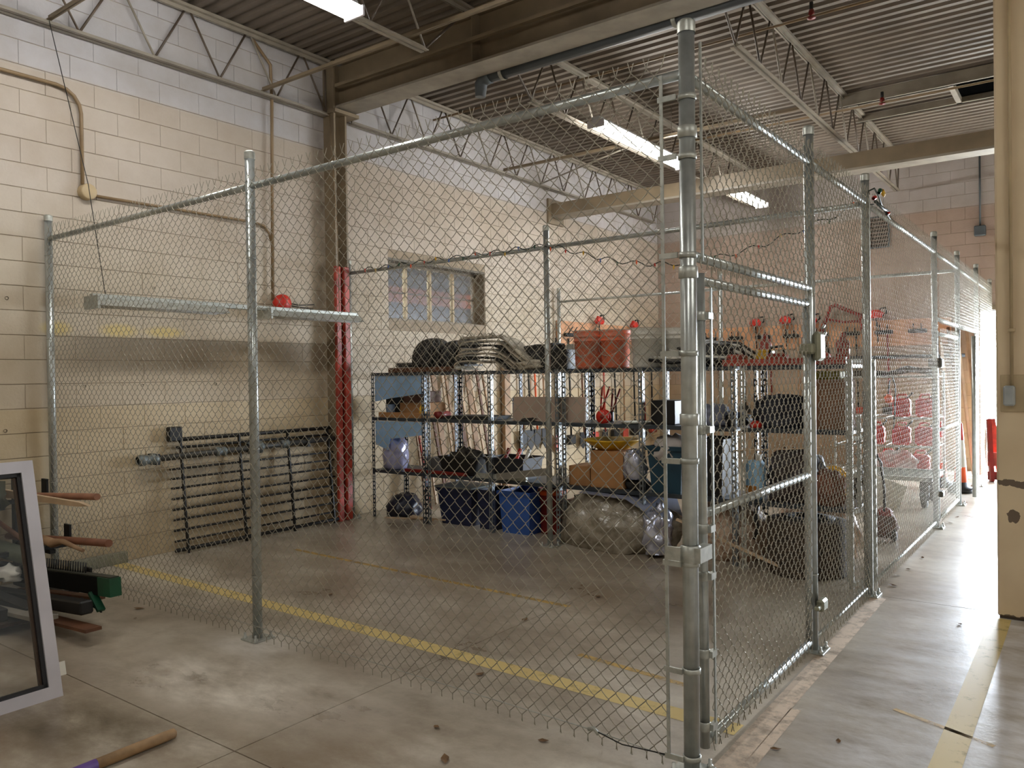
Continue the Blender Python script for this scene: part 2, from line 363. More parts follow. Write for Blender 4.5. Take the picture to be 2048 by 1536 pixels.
def copy_thing(root, loc, label=None, group=None, rotz=0.0):
    r = root.copy(); C.objects.link(r); r.location = loc; r.rotation_euler = (0, 0, rotz)
    if label: r['label'] = label
    if group: r['group'] = group
    for ch in list(root.children):
        c = ch.copy(); C.objects.link(c); c.parent = r
        for g in list(ch.children):
            d = g.copy(); C.objects.link(d); d.parent = c
    return r
def rot(ax, deg): return Matrix.Rotation(math.radians(deg), 3, ax)

XL, YB = -5.78, 11.62      # left wall plane, back wall plane
ZD = 5.27                  # underside of the roof deck
DX0, DX1, DZ = -0.18, 3.82, 2.58   # doorway in the back wall
# ------------------------------------------------------------------ floor
fl = structure('floor', MB().box(-5.9, 8.6, -8.1, 11.75, -.2, -.008), MORTAR)
xs = [-5.85, -1.72, 2.3, 6.4, 8.6]; ys = [-8.1, -5.0, -.98, 3.16, 7.3, 11.75]
for i in range(len(xs)-1):
    for j in range(len(ys)-1):
        part('concrete_slab', MB().box(xs[i]+.003, xs[i+1]-.003, ys[j]+.003, ys[j+1]-.003, -.1, 0), CONC, fl)
def stripe(pts, w, m, nm='painted_stripe', z=.0015):
    p0, p1 = Vector((*pts[0], 0)), Vector((*pts[1], 0)); d = (p1-p0).normalized(); n = Vector((-d.y, d.x, 0))*w/2
    part(nm, MB().add([p0-n+Vector((0, 0, z)), p1-n+Vector((0, 0, z)), p1+n+Vector((0, 0, z)), p0+n+Vector((0, 0, z))], [(0, 1, 2, 3)]), m, fl)
stripe(((-5.72, .535), (0.02, .475)), .125, YPAINT)
stripe(((-4.85, 1.80), (-1.66, 1.675)), .05, YPAINT2)
stripe(((.835, -3.2), (.835, 3.02)), .115, YPAINT)
stripe(((.105, -.25), (.075, 3.1)), .10, PPAINT)
stripe(((.18, -.2), (.165, .85)), .05, PPAINT)
stripe(((-1.1, .9), (-.35, .82)), .045, YPAINT2)
stripe(((.55, 1.12), (.98, .95)), .03, YPAINT2)
stripe(((.33, .15), (.42, .02)), .04, YPAINT2)

# outside ground seen through the doorway
structure('trim_1', MB().box(-12, 16, 11.75, 40, -.2, -.02), mat('outside_concrete', (.78, .77, .74), .8)).name = 'ground_outside'

# ------------------------------------------------------------------ block walls
BL, BH, BD = .4064, .2032, .010
_bm_cache = {}
def block_mesh(length, m):
    k = round(length, 3); key = (k, m.name)
    if key in _bm_cache: return _bm_cache[key]
    b = .003; l2, h2 = k/2-.0007, BH/2-.0024
    vs = [(-l2, -h2, 0), (l2, -h2, 0), (l2, h2, 0), (-l2, h2, 0), (-l2, -h2, BD-b), (l2, -h2, BD-b), (l2, h2, BD-b), (-l2, h2, BD-b),
          (-l2+b, -h2+b, BD), (l2-b, -h2+b, BD), (l2-b, h2-b, BD), (-l2+b, h2-b, BD)]
    fs = [(0, 1, 5, 4), (1, 2, 6, 5), (2, 3, 7, 6), (3, 0, 4, 7), (4, 5, 9, 8), (5, 6, 10, 9), (6, 7, 11, 10), (7, 4, 8, 11), (8, 9, 10, 11)]
    me = bpy.data.meshes.new('block'); me.from_pydata(vs, [], fs); me.materials.append(m); me.update(); _bm_cache[key] = (me, vs, fs)
    return _bm_cache[key]
def block_wall(root, origin, along, normal, length, height, holes, score, m=BLOCK):
    """origin lower corner; blocks laid in running bond; the 300 that score best are objects, the rest one stuff part"""
    o, U, Nn = Vector(origin), Vector(along), Vector(normal); Z = Vector((0, 0, 1))
    R = Matrix((U, Z, Nn)).transposed()
    if R.determinant() < 0: R = Matrix((-U, Z, Nn)).transposed()
    items = []
    for k in range(int(height/BH)+1):
        z0, z1 = k*BH, (k+1)*BH
        u = -BL/2 if k % 2 else 0.0
        while u < length:
            a, b_ = max(u, 0), min(u+BL, length); segs = [(a, b_)]
            for (h0, h1, hz0, hz1) in holes:
                if z1 > hz0+.02 and z0 < hz1-.02:
                    ns = []
                    for (p, q) in segs:
                        if q <= h0 or p >= h1: ns.append((p, q)); continue
                        if p < h0: ns.append((p, h0))
                        if q > h1: ns.append((h1, q))
                    segs = ns
            for (p, q) in segs:
                if q-p > .03: items.append((p, q, (z0+z1)/2))
            u += BL
    items.sort(key=lambda t: -score((t[0]+t[1])/2, t[2]))
    rest = MB()
    for i, (p, q, z) in enumerate(items):
        c = o+U*((p+q)/2)+Z*z
        me, vs, fs = block_mesh(q-p, m)
        if i < 298:
            ob = bpy.data.objects.new('block', me); C.objects.link(ob); ob.parent = root
            ob.matrix_basis = Matrix.Translation(c + Nn*random.uniform(-.0012, .0012)) @ R.to_4x4()
        else:
            rest.add([c+R @ Vector(v) for v in vs], fs)
    if rest.v: part('block_courses', rest, m, root, kind='stuff')

wl = structure('wall_left')
WY0, WY1, WZ0, WZ1 = 4.02, 5.97, 2.37, 3.15
bk = MB()
for (a, b_, c, d) in ((-8.1, WY0, 0, 5.5), (WY1, 11.75, 0, 5.5), (WY0, WY1, 0, WZ0), (WY0, WY1, WZ1, 5.5)): bk.box(XL-.25, XL-BD+.003, a, b_, c, d)
part('mortar_backing', bk, MORTAR, wl)
block_wall(wl, (XL-BD, -8.1, 0), (0, 1, 0), (1, 0, 0), 19.72, 5.4, [(WY0+8.1, WY1+8.1, WZ0, WZ1)], lambda u, z: -abs((u-8.1)-1.75) if (u-8.1) > -.7 else -9-abs(u-8.1))
wb = structure('wall_back')
bk = MB()
for (a, b_, c, d) in ((XL, DX0, 0, 5.5), (DX1, 8.6, 0, 5.5), (DX0, DX1, DZ, 5.5)): bk.box(a, b_, YB+BD-.003, YB+.25, c, d)
part('mortar_backing', bk, MORTAR, wb)
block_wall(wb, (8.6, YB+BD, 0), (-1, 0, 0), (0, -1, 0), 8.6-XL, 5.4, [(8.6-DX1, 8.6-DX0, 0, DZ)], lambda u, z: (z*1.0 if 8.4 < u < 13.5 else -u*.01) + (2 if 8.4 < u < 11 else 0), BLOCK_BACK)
structure('wall_right', MB().box(8.6, 8.8, -8.1, 11.75, 0, 5.5), BLOCK)
structure('wall_front', MB().box(-5.9, 8.8, -8.3, -8.1, 0, 5.5), BLOCK)
# door frame of the open doorway
structure('door_1', MB().box(DX0-.04, DX0+.05, YB-.03, YB+.25, 0, DZ+.06).box(DX1-.05, DX1+.04, YB-.03, YB+.25, 0, DZ+.06).box(DX0-.04, DX1+.04, YB-.03, YB+.25, DZ, DZ+.08), STEEL)

# window in the left wall
w1 = structure('window_1')
XG = XL-.20
part('window_sill', MB().box(XG-.06, XL-.012, WY0, WY1, WZ0-.01, WZ0+.012), STEEL, w1)
part('reveal', MB().box(XG-.06, XL-.012, WY1-.012, WY1+.01, WZ0, WZ1), STEEL, w1); part('reveal', MB().box(XG-.06, XL-.012, WY0-.01, WY0+.012, WZ0, WZ1), STEEL, w1)
part('lintel', MB().box(XG-.06, XL-.008, WY0, WY1, WZ1-.03, WZ1+.01), mat('lintel_dark', (.36, .33, .28), .6), w1)
fr = MB(); t = .028
fr.box(XG-.04, XG+.02, WY0+.012, WY1-.012, WZ0+.012, WZ0+t+.012).box(XG-.04, XG+.02, WY0+.012, WY1-.012, WZ1-.03-t, WZ1-.03).box(XG-.04, XG+.02, WY0+.012, WY0+.012+t, WZ0, WZ1-.03).box(XG-.04, XG+.02, WY1-.012-t, WY1-.012, WZ0, WZ1-.03)
part('window_frame', fr, STEEL, w1)
pw = (WY1-WY0-2*t)/4
for k in range(1, 4): part('mullion', MB().box(XG-.03, XG+.025, WY0+t+pw*k-.018, WY0+t+pw*k+.018, WZ0+t, WZ1-t-.03), mat('pale_mullion', (.72, .64, .50), .5), w1)
part('transom', MB().box(XG-.02, XG+.012, WY0+t, WY1-t, 2.735, 2.755), mat('transom_dark', (.35, .31, .27), .5), w1)
for k in range(4):
    for (a, b_) in ((WZ0+t, 2.735), (2.755, WZ1-t-.03)):
        part('pane', MB().box(XG-.012, XG-.006, WY0+t+pw*k+.015, WY0+t+pw*(k+1)-.015, a, b_), DIRTYGLASS, w1)
# the neighbouring room behind the panes: grey wall; red-brown band imitates a reflection in the glass
part('room_beyond', MB().box(XG-.30, XG-.26, WY0-.5, WY1+.9, WZ0-.4, WZ1+.4), mat('room_grey', (.33, .34, .36), .7, 0, .2, 3), w1)
part('reflection_band', MB().box(XG-.27, XG-.24, WY0-.4, WY1+.8, 2.66, 2.86), mat('band_red_brown', (.70, .42, .33), .7, 0, .2, 3), w1)

# ------------------------------------------------------------------ roof deck
ce = structure('ceiling', MB().box(-5.9, 8.8, -8.3, 11.75, ZD+.05, ZD+.2), DECK)
P = .1524; ycur = -8.1; n_sheet = 0
while ycur < 11.62:
    nr = 6; prof = []
    for k in range(nr):
        y = ycur+k*P; prof += [(y, ZD), (y+.062, ZD), (y+.082, ZD+.038), (y+.1324, ZD+.038)]
    prof.append((ycur+nr*P, ZD)); prof.append((ycur+nr*P+.03, ZD-.002)) if n_sheet % 2 == 0 else None
    vs = [(x, y, z) for (y, z) in prof for x in (-5.79, 8.6)]
    part('deck_sheet', MB().add(vs, [(2*i, 2*i+1, 2*i+3, 2*i+2) for i in range(len(prof)-1)]), DECK, ce)
    ycur += nr*P; n_sheet += 1

# ------------------------------------------------------------------ steel frame: columns, girders, joists
col = thing('steel_column', 'tan steel column against left wall with red guard at its foot', 'column', (-5.64, 3.18, 0))
part('flange', MB().box(-5.778, -5.60, 3.02, 3.045, 0, 5.25), STEEL, col)
part('flange', MB().box(-5.778, -5.60, 3.185, 3.21, 0, 5.25), STEEL, col)
part('web', MB().box(-5.72, -5.69, 3.045, 3.185, 0, 5.25), STEEL, col)
part('cap_plate', MB().box(-5.778, -5.55, 3.0, 3.36, 4.66, 4.70), STEEL, col)
part('red_guard', MB().box(-5.64, -5.592, 3.012, 3.085, 0, 2.92, .008), RED, col)
part('red_guard', MB().box(-5.64, -5.592, 3.135, 3.215, 0, 2.92, .008), RED, col)
part('guard_back', MB().box(-5.66, -5.64, 3.05, 3.18, 0, 2.92), mat('deep_red_paint', (.40, .12, .08), .5), col)

g1 = thing('roof_girder', 'deep tan I-beam girder crossing overhead above the front pen', 'beam', (1.4, 3.2, 4.7))
def ibeam(root, x0, x1, yc, z0, z1, w, tf=.025):
    part('bottom_flange', MB().box(x0, x1, yc-w/2, yc+w/2, z0, z0+tf), JOIST, root)  # paler than the web: light on the underside put into the colour
    part('top_flange', MB().box(x0, x1, yc-w/2, yc+w/2, z1-tf, z1), STEEL, root)
    part('beam_web', MB().box(x0, x1, yc-.012, yc+.012, z0+tf, z1-tf), STEEL, root)
ibeam(g1, -5.6, 8.55, 3.2, 4.72, 5.27, .30)
for x in (-3.6, -1.3, 1.0): part('stiffener', MB().box(x-.006, x+.006, 3.06, 3.34, 4.745, 5.245), STEEL, g1)
part('girder_pipe', MB().box(-5.55, 8.5, 3.0, 3.05, 4.93, 4.965), STEEL, g1)
g2 = thing('tie_beam', 'lower tan beam crossing the room between the two ceiling lights', 'beam', (1.4, 7.78, 4.2))
part('beam_face', MB().box(-5.75, 8.55, 7.68, 7.70, 4.23, 4.42), STEEL, g2)
part('bottom_flange', MB().box(-5.75, 8.55, 7.68, 7.97, 4.20, 4.23), JOIST, g2)  # paler flange again carries the light on its underside
part('back_face', MB().box(-5.75, 8.55, 7.95, 7.97, 4.23, 4.42), STEEL, g2)
part('bearing_plate', MB().box(-5.775, -5.74, 7.6, 8.05, 4.1, 4.5), STEEL, g2)

def joist(x, y0, y1, label, b0, b1, panels, flip=0):
    """open-web bar joist along y; bottom chord only between b0 and b1"""
    zt, zb = ZD-.03, 4.66
    j = thing('bar_joist', label, 'roof joist', (x, (y0+y1)/2, zb-.03), 'open-web roof joists')
    for s_ in (-1, 1):
        part('top_chord', MB().box(x+(.01 if s_ > 0 else -.05), x+(.05 if s_ > 0 else -.01), y0, y1, zt-.005, zt+.025).box(x+s_*.01-.003, x+s_*.01+.003, y0, y1, zt-.04, zt), JOIST, j)
        part('bottom_chord', MB().box(x+(.01 if s_ > 0 else -.05), x+(.05 if s_ > 0 else -.01), b0, b1, zb-.03, zb-.022).box(x+s_*.01-.003, x+s_*.01+.003, b0, b1, zb-.03, zb+.012), JOIST, j)
    nseg = panels; dy = (b1-b0)/nseg
    for i in range(nseg):
        ya, yb = b0+i*dy, b0+(i+.5)*dy; yc = b0+(i+1)*dy
        part('web_rod', MB().tube([(x, ya, zb), (x, yb-.03, zt-.03)], .011, 6), ROD, j)
        part('web_rod', MB().tube([(x, yb+.03, zt-.03), (x, yc, zb)], .011, 6), JOIST if i % 2 else ROD, j)
    part('end_rod', MB().tube([(x, b0, zb), (x, y0+.05, zt)], .012, 6), ROD, j)
    part('end_rod', MB().tube([(x, b1, zb), (x, y1-.05, zt)], .012, 6), ROD, j)
    return j
joist(-5.70, -7.9, 3.03, 'bar joist along left wall nearest the camera, ends at tan column', -7.2, 3.0, 15)
joist(-5.70, 3.36, 11.6, 'bar joist along left wall above the far pens, past the column', 3.38, 11.3, 12)
joist(-3.60, -7.9, 3.05, 'bar joist beside the cut off light at top, ending at girder', -7.2, 2.38, 14)
joist(-3.60, 3.36, 11.6, 'bar joist above the two lit lights over the far pens', 4.07, 11.0, 10)
joist(-1.30, 3.36, 11.6, 'bar joist with pale chords right of the tall corner post', 4.06, 11.45, 11)

def bridging(y, x0, x1, z, label):
    solo('bridging_bar', MB().box(x0, x1, y-.02, y+.02, z, z+.006).box(x0, x1, y-.003, y+.003, z, z+.04), STEEL, label, 'roof brace', 'bridging bars between joists')
bridging(2.14, -5.70, 8.5, 4.675, 'thin bridging angle running in front of girder')
bridging(.03, -5.70, 8.5, 4.675, 'thin bridging angle in top left corner of the ceiling')
bridging(6.35, -5.70, -1.3, 4.675, 'thin bridging angle between joists over far pens')
solo('diagonal_brace', MB().tube([(-3.6, 6.4, 4.68), (-5.70, 7.3, 4.66)], .012, 6), JOIST, 'slim diagonal rod from the wall joist to far pens light', 'roof brace')

# roof hatch framing beyond the pale joist
h = thing('roof_hatch', 'dark roof hatch framed by steel channels behind pale joist', 'hatch', (.8, 8.5, 5.2))
part('channel', MB().box(-1.35, 5.6, 7.93, 7.96, 5.10, 5.26).box(-1.35, 5.6, 7.90, 7.96, 5.10, 5.115), JOIST, h)
part('channel', MB().box(-1.35, 5.6, 8.95, 8.98, 5.16, 5.26).box(-1.35, 5.6, 8.92, 8.98, 5.16, 5.175), JOIST, h)
part('cross_channel', MB().box(-.12, -.06, 8.0, 8.95, 5.16, 5.26), JOIST, h)
part('hatch_shaft', MB().box(-.06, 5.4, 7.98, 8.93, 5.235, 5.262), mat('shaft_black', (.02, .02, .02), 1.0, spec=0), h)

# sprinkler pipes with red heads
def sprinkler(y, z, x0, x1, hx, label, headlabel):
    p = thing('sprinkler_pipe', label, 'pipe', ((x0+x1)/2, y, z), 'sprinkler pipes')
    part('pipe_run', MB().tube([(x0, y, z), (x1, y, z)], .014, 8), CONDUIT, p)
    for x in hx:
        hd = part('sprinkler_head', MB().lathe([(0, .06), (.022, .06), (.03, .02), (.012, 0), (.04, -.01), (.04, -.02), (0, -.03)], (x, y, z), 10), MAROON, p)
        part('drop_nipple', MB().tube([(x, y, z+.05), (x, y, z+.13)], .018, 8), BLACK, hd)
sprinkler(4.60, 4.95, -5.5, 8.4, (-.77,), 'thin sprinkler pipe with red head behind the tall corner post', '')
sprinkler(7.58, 4.95, -3.5, 8.4, (-.76,), 'thin sprinkler pipe with red head below the roof hatch', '')

# slate drain pipe along the girder with down-turned elbow
d = thing('drain_pipe', 'slate drain pipe along the girder with a short downspout', 'pipe', (0, 3.42, 4.7))
part('pipe_run', MB().tube([(-3.72, 3.44, 4.735), (8.4, 3.44, 4.80)], .065, 12), PIPEB, d)
part('elbow', MB().tube([(-3.66, 3.44, 4.735), (-3.74, 3.44, 4.725), (-3.79, 3.44, 4.68), (-3.80, 3.44, 4.55)], [.07, .072, .068, .055], 12), PIPEB, d)
part('pipe_clamp', MB().lathe([(.075, -.02), (.08, 0), (.075, .02)], (-3.5, 3.44, 4.736), 12, 'x'), GALV2, d)
part('pipe_clamp', MB().lathe([(.075, -.02), (.08, 0), (.075, .02)], (-1.6, 3.44, 4.746), 12, 'x'), GALV2, d)

# ------------------------------------------------------------------ ceiling lights
def strip_light(x, y0, y1, z, label, lit=True, power=LAMP):
    t = thing('strip_light', label, 'light', (x, (y0+y1)/2, z), 'lit ceiling strip lights' if lit else None)
    part('housing', MB().box(x-.055, x+.055, y0, y1, z+.07, z+.13, .008), REFL, t)
    part('reflector', MB().add([(x-.10, y0, z+.075), (x-.10, y1, z+.075), (x-.055, y1, z+.085), (x-.055, y0, z+.085), (x+.055, y0, z+.085), (x+.055, y1, z+.085), (x+.10, y1, z+.075), (x+.10, y0, z+.075)], [(0, 1, 2, 3), (3, 2, 5, 4), (4, 5, 6, 7)]), REFL, t)
    for s_ in (-.07, .07): part('tube', MB().tube([(x+s_, y0+.03, z+.03), (x+s_, y1-.03, z+.03)], .019, 10), TUBE, t)
    for y in (y0, y1): part('socket_end', MB().box(x-.11, x+.11, y-.012, y+.012, z, z+.085, .004), WHITEF, t)
    for y in (y0+.35, y1-.35): part('hanger_rod', MB().tube([(x, y, z+.13), (x, y, ZD+.01)], .004, 5), JOIST, t)
    # the light of the bare tubes: downwards and out to both sides
    for (dx, dz, ang, k) in ((0, -.005, 0, .40), (-.095, .03, -90, .30), (.095, .03, 90, .30)):
        la = bpy.data.lights.new('tube_glow', 'AREA'); la.shape = 'RECTANGLE'; la.size = .18 if ang == 0 else .04; la.size_y = y1-y0-.1; la.energy = power*k; la.color = LAMP_COL
        lo = bpy.data.objects.new('tube_glow', la); C.objects.link(lo); lo.parent = t; lo.location = (dx, 0, dz); lo.rotation_euler = (0, math.radians(-ang), 0)
    return t
strip_light(-3.36, -1.42, 1.30, 4.48, 'lit strip light cut by the top frame edge in front of girder')
strip_light(-3.26, 4.88, 7.26, 4.48, 'nearer of the two lit strip lights over far pens')
strip_light(-3.28, 8.72, 10.55, 4.48, 'farther of the two lit strip lights over far pens, behind tan beam')
# unseen strip lights added beyond the frame to match the light on the floor
strip_light(1.6, -4.6, -2.2, 4.48, 'unseen strip light added on the ceiling behind the camera')
strip_light(-3.36, -6.4, -4.0, 4.48, 'unseen strip light added above the lumber, left behind the camera', power=LAMP*.5)
strip_light(3.9, -.8, 1.6, 4.48, 'unseen strip light added above the aisle right of the square column', power=LAMP*.8)

# unlit shop lights hanging low by the left wall
sl = thing('shop_light', 'unlit grey double shop light hanging low along left wall', 'light', (-5.42, 1.7, 2.3))
xh = -5.42
part('channel', MB().box(xh-.03, xh+.03, .20, 3.16, 2.33, 2.38, .006), GALV2, sl)
for (a, b_) in ((.21, 1.44), (1.92, 3.16)):
    rf = part('reflector', MB().add([(xh-.13, a, 2.275), (xh-.13, b_, 2.275), (xh-.03, b_, 2.345), (xh-.03, a, 2.345), (xh+.03, a, 2.345), (xh+.03, b_, 2.345), (xh+.13, b_, 2.275), (xh+.13, a, 2.275)], [(0, 1, 2, 3), (3, 2, 5, 4), (4, 5, 6, 7), (0, 3, 4, 7), (1, 6, 5, 2)]), GALV2, sl)
    for s_ in (-.06, .06): part('unlit_tube', MB().tube([(xh+s_, a+.03, 2.285), (xh+s_, b_-.03, 2.285)], .018, 8), TUBEOFF, rf)
    part('end_cap', MB().box(xh-.12, xh+.12, a-.012, a+.01, 2.25, 2.36), GALV2, rf)
part('hang_cable', MB().tube([(xh, .32, 2.38), (xh-.05, .22, 3.3), (xh-.2, 0.0, 4.64)], .0035, 5), BLACK, sl)
part('hang_cable', MB().tube([(xh, 2.9, 2.38), (xh-.1, 2.98, 3.3), (xh-.22, 2.99, 4.64)], .004, 5), CONDUIT, sl)

# conduit, junction box, bell
c1 = thing('wall_conduit', 'tan conduit bending down left wall to a round junction box', 'pipe', (-5.74, .3, 3.3))
arc = [(-5.74, -7.9, 4.17), (-5.74, .10, 4.17)] + [(-5.74, .10+.2*math.sin(a), 3.97+.2*math.cos(a)) for a in (.4, .8, 1.2, 1.57)] + [(-5.74, .30, 3.36)]
part('pipe_run', MB().tube(arc, .016, 8), CONDUIT, c1)
part('junction_box', MB().lathe([(0, .05), (.06, .05), (.07, .04), (.07, -.03)], (-5.75, .34, 3.30), 14, 'x'), COLP, c1)
arc2 = [(-5.75, .38, 3.28), (-5.75, 2.05, 3.29), (-5.75, 2.17, 3.27), (-5.75, 2.23, 3.2), (-5.75, 2.26, 3.1)]
part('pipe_run', MB().tube(arc2, .013, 8), CONDUIT, c1)
c2 = thing('riser_pipe', 'tan vertical pipe dropping from joist to red bell on left wall', 'pipe', (-5.73, 2.28, 2.5))
part('pipe_run', MB().tube([(-5.73, 2.05, 5.2), (-5.73, 2.27, 5.0), (-5.73, 2.28, 4.6), (-5.73, 2.25, 2.5)], .017, 8), CONDUIT, c2)
b1 = thing('alarm_bell', 'round red alarm bell on left wall above the shop light', 'bell', (-5.72, 2.33, 2.45))
part('bell_dome', MB().lathe([(0, .07), (.06, .062), (.10, .03), (.105, 0), (.1, -.04)], (-5.70, 2.35, 2.45), 18, 'x'), REDP, b1)
part('cable_pair', MB().tube([(-5.72, 2.43, 2.47), (-5.72, 2.58, 2.45), (-5.72, 2.8, 2.47)], .006, 5).tube([(-5.72, 2.43, 2.44), (-5.72, 2.6, 2.43), (-5.72, 2.78, 2.42)], .006, 5), BLACK, b1)
for (y, z, lab) in ((.30, 1.60, 'first of three anchor plugs below the shop light shadow'), (.82, 1.60, 'middle of three anchor plugs below the shop light shadow'), (1.58, 1.60, 'last of three anchor plugs below the shop light shadow'), (-.3, 2.33, 'topmost anchor plug left of end fence post'), (-.3, .93, 'lowest anchor plug left of end fence post'), (-.33, 1.25, 'middle anchor plug left of end fence post'), (.95, 2.51, 'left anchor plug just above the shop light'), (1.15, 2.51, 'right anchor plug just above the shop light')):
    solo('anchor_hole', MB().lathe([(.014, .004), (.014, 0), (.008, -.004), (0, -.004)], (XL+.002, y, z), 8, 'x'), BLACK, lab, 'anchor', 'anchor plugs in the left wall')

# back wall fittings
bc = thing('outlet_box', 'grey box under a vertical conduit high on the back wall', 'electrical box', (-.13, 11.58, 3.8))
part('pipe_run', MB().tube([(-.13, 11.59, 3.9), (-.13, 11.59, 5.25)], .014, 8), PIPEB, bc)
part('box', MB().box(-.21, -.05, 11.53, 11.62, 3.77, 3.93, .01), PIPEB, bc)
vt = thing('wall_vent', 'dark louvred vent on the back wall above fence rail', 'vent', (-1.62, 11.6, 3.75))
part('vent_frame', MB().box(-1.8, -1.78, 11.58, 11.62, 3.74, 4.28).box(-1.48, -1.46, 11.58, 11.62, 3.74, 4.28).box(-1.8, -1.46, 11.58, 11.62, 4.26, 4.28).box(-1.8, -1.46, 11.58, 11.62, 3.74, 3.76), PIPEB, vt)
for k in range(8): part('louvre', MB().box(-1.78, -1.48, 11.585, 11.615, 3.77+k*.062, 3.80+k*.062, R=rot('X', 35)), mat('vent_dark', (.27, .23, .2), .6), vt)

# ------------------------------------------------------------------ square column at the right edge
def column_mat():
    m = bpy.data.materials.new('peeling_column_paint'); m.use_nodes = True; nt = m.node_tree; N = nt.nodes; L = nt.links
    b = N['Principled BSDF']; b.inputs['Roughness'].default_value = .5
    geo = N.new('ShaderNodeNewGeometry'); n = N.new('ShaderNodeTexNoise'); n.inputs['Scale'].default_value = 3; n.inputs['Detail'].default_value = 6; L.new(geo.outputs['Position'], n.inputs['Vector'])
    rp = N.new('ShaderNodeValToRGB'); L.new(n.outputs['Fac'], rp.inputs[0]); rp.color_ramp.elements[0].color = (*lin((.82, .735, .60)), 1); rp.color_ramp.elements[1].color = (*lin((.86, .78, .645)), 1)
    rp.color_ramp.elements[0].position = .35; rp.color_ramp.elements[1].position = .65; last = rp.outputs[0]
    for (cx, cz, sx, sz) in ((.86, .90, .07, .018), (.97, .885, .08, .026), (.905, .68, .034, .044), (.90, .0, .25, .03)):
        n2 = N.new('ShaderNodeTexNoise'); n2.inputs['Scale'].default_value = 22; n2.inputs['Detail'].default_value = 3; L.new(geo.outputs['Position'], n2.inputs['Vector'])
        ad = N.new('ShaderNodeVectorMath'); ad.operation = 'MULTIPLY_ADD'; ad.inputs[1].default_value = (.05, .0, .05); L.new(n2.outputs['Color'], ad.inputs[0]); L.new(geo.outputs['Position'], ad.inputs[2])
        sb = N.new('ShaderNodeVectorMath'); sb.operation = 'SUBTRACT'; sb.inputs[1].default_value = (cx+.025, 3.03, cz+.025); L.new(ad.outputs[0], sb.inputs[0])
        dv = N.new('ShaderNodeVectorMath'); dv.operation = 'DIVIDE'; dv.inputs[1].default_value = (sx, .1, sz); L.new(sb.outputs[0], dv.inputs[0])
        ln = N.new('ShaderNodeVectorMath'); ln.operation = 'LENGTH'; L.new(dv.outputs[0], ln.inputs[0])
        q = N.new('ShaderNodeMath'); q.operation = 'LESS_THAN'; q.inputs[1].default_value = 1; L.new(ln.outputs['Value'], q.inputs[0])
        mx = N.new('ShaderNodeMix'); mx.data_type = 'RGBA'; L.new(q.outputs[0], mx.inputs[0]); L.new(last, mx.inputs[6]); mx.inputs[7].default_value = (*lin((.42, .36, .30)), 1); last = mx.outputs[2]
    L.new(last, b.inputs['Base Color']); return m
rc = thing('square_column', 'wide cream square column with peeling paint at right edge', 'column', (1.05, 3.25, 0))
part('shaft', MB().box(.815, 1.3, 3.03, 3.36, .012, 5.26, .012), column_mat(), rc)
part('chipped_base', MB().box(.825, 1.29, 3.04, 3.35, 0, .014), mat('raw_mortar', (.30, .26, .22), .9), rc)
eb = thing('switch_box', 'grey metal switch box on square column beneath a conduit', 'electrical box', (.9, 3.0, 1.4))
part('back_plate', MB().box(.84, 1.0, 3.022, 3.031, 1.36, 1.60, .003), COLP, eb)
part('box', MB().box(.86, .925, 2.955, 3.024, 1.40, 1.53, .01), mat('box_grey', (.66, .68, .68), .4, .2), eb)
part('pipe_run', MB().tube([(.905, 3.012, 1.53), (.905, 3.012, 5.2)], .010, 8), COLP, eb)
part('pipe_strap', MB().box(.885, .925, 3.0, 3.031, 1.88, 1.90), COLP, eb)

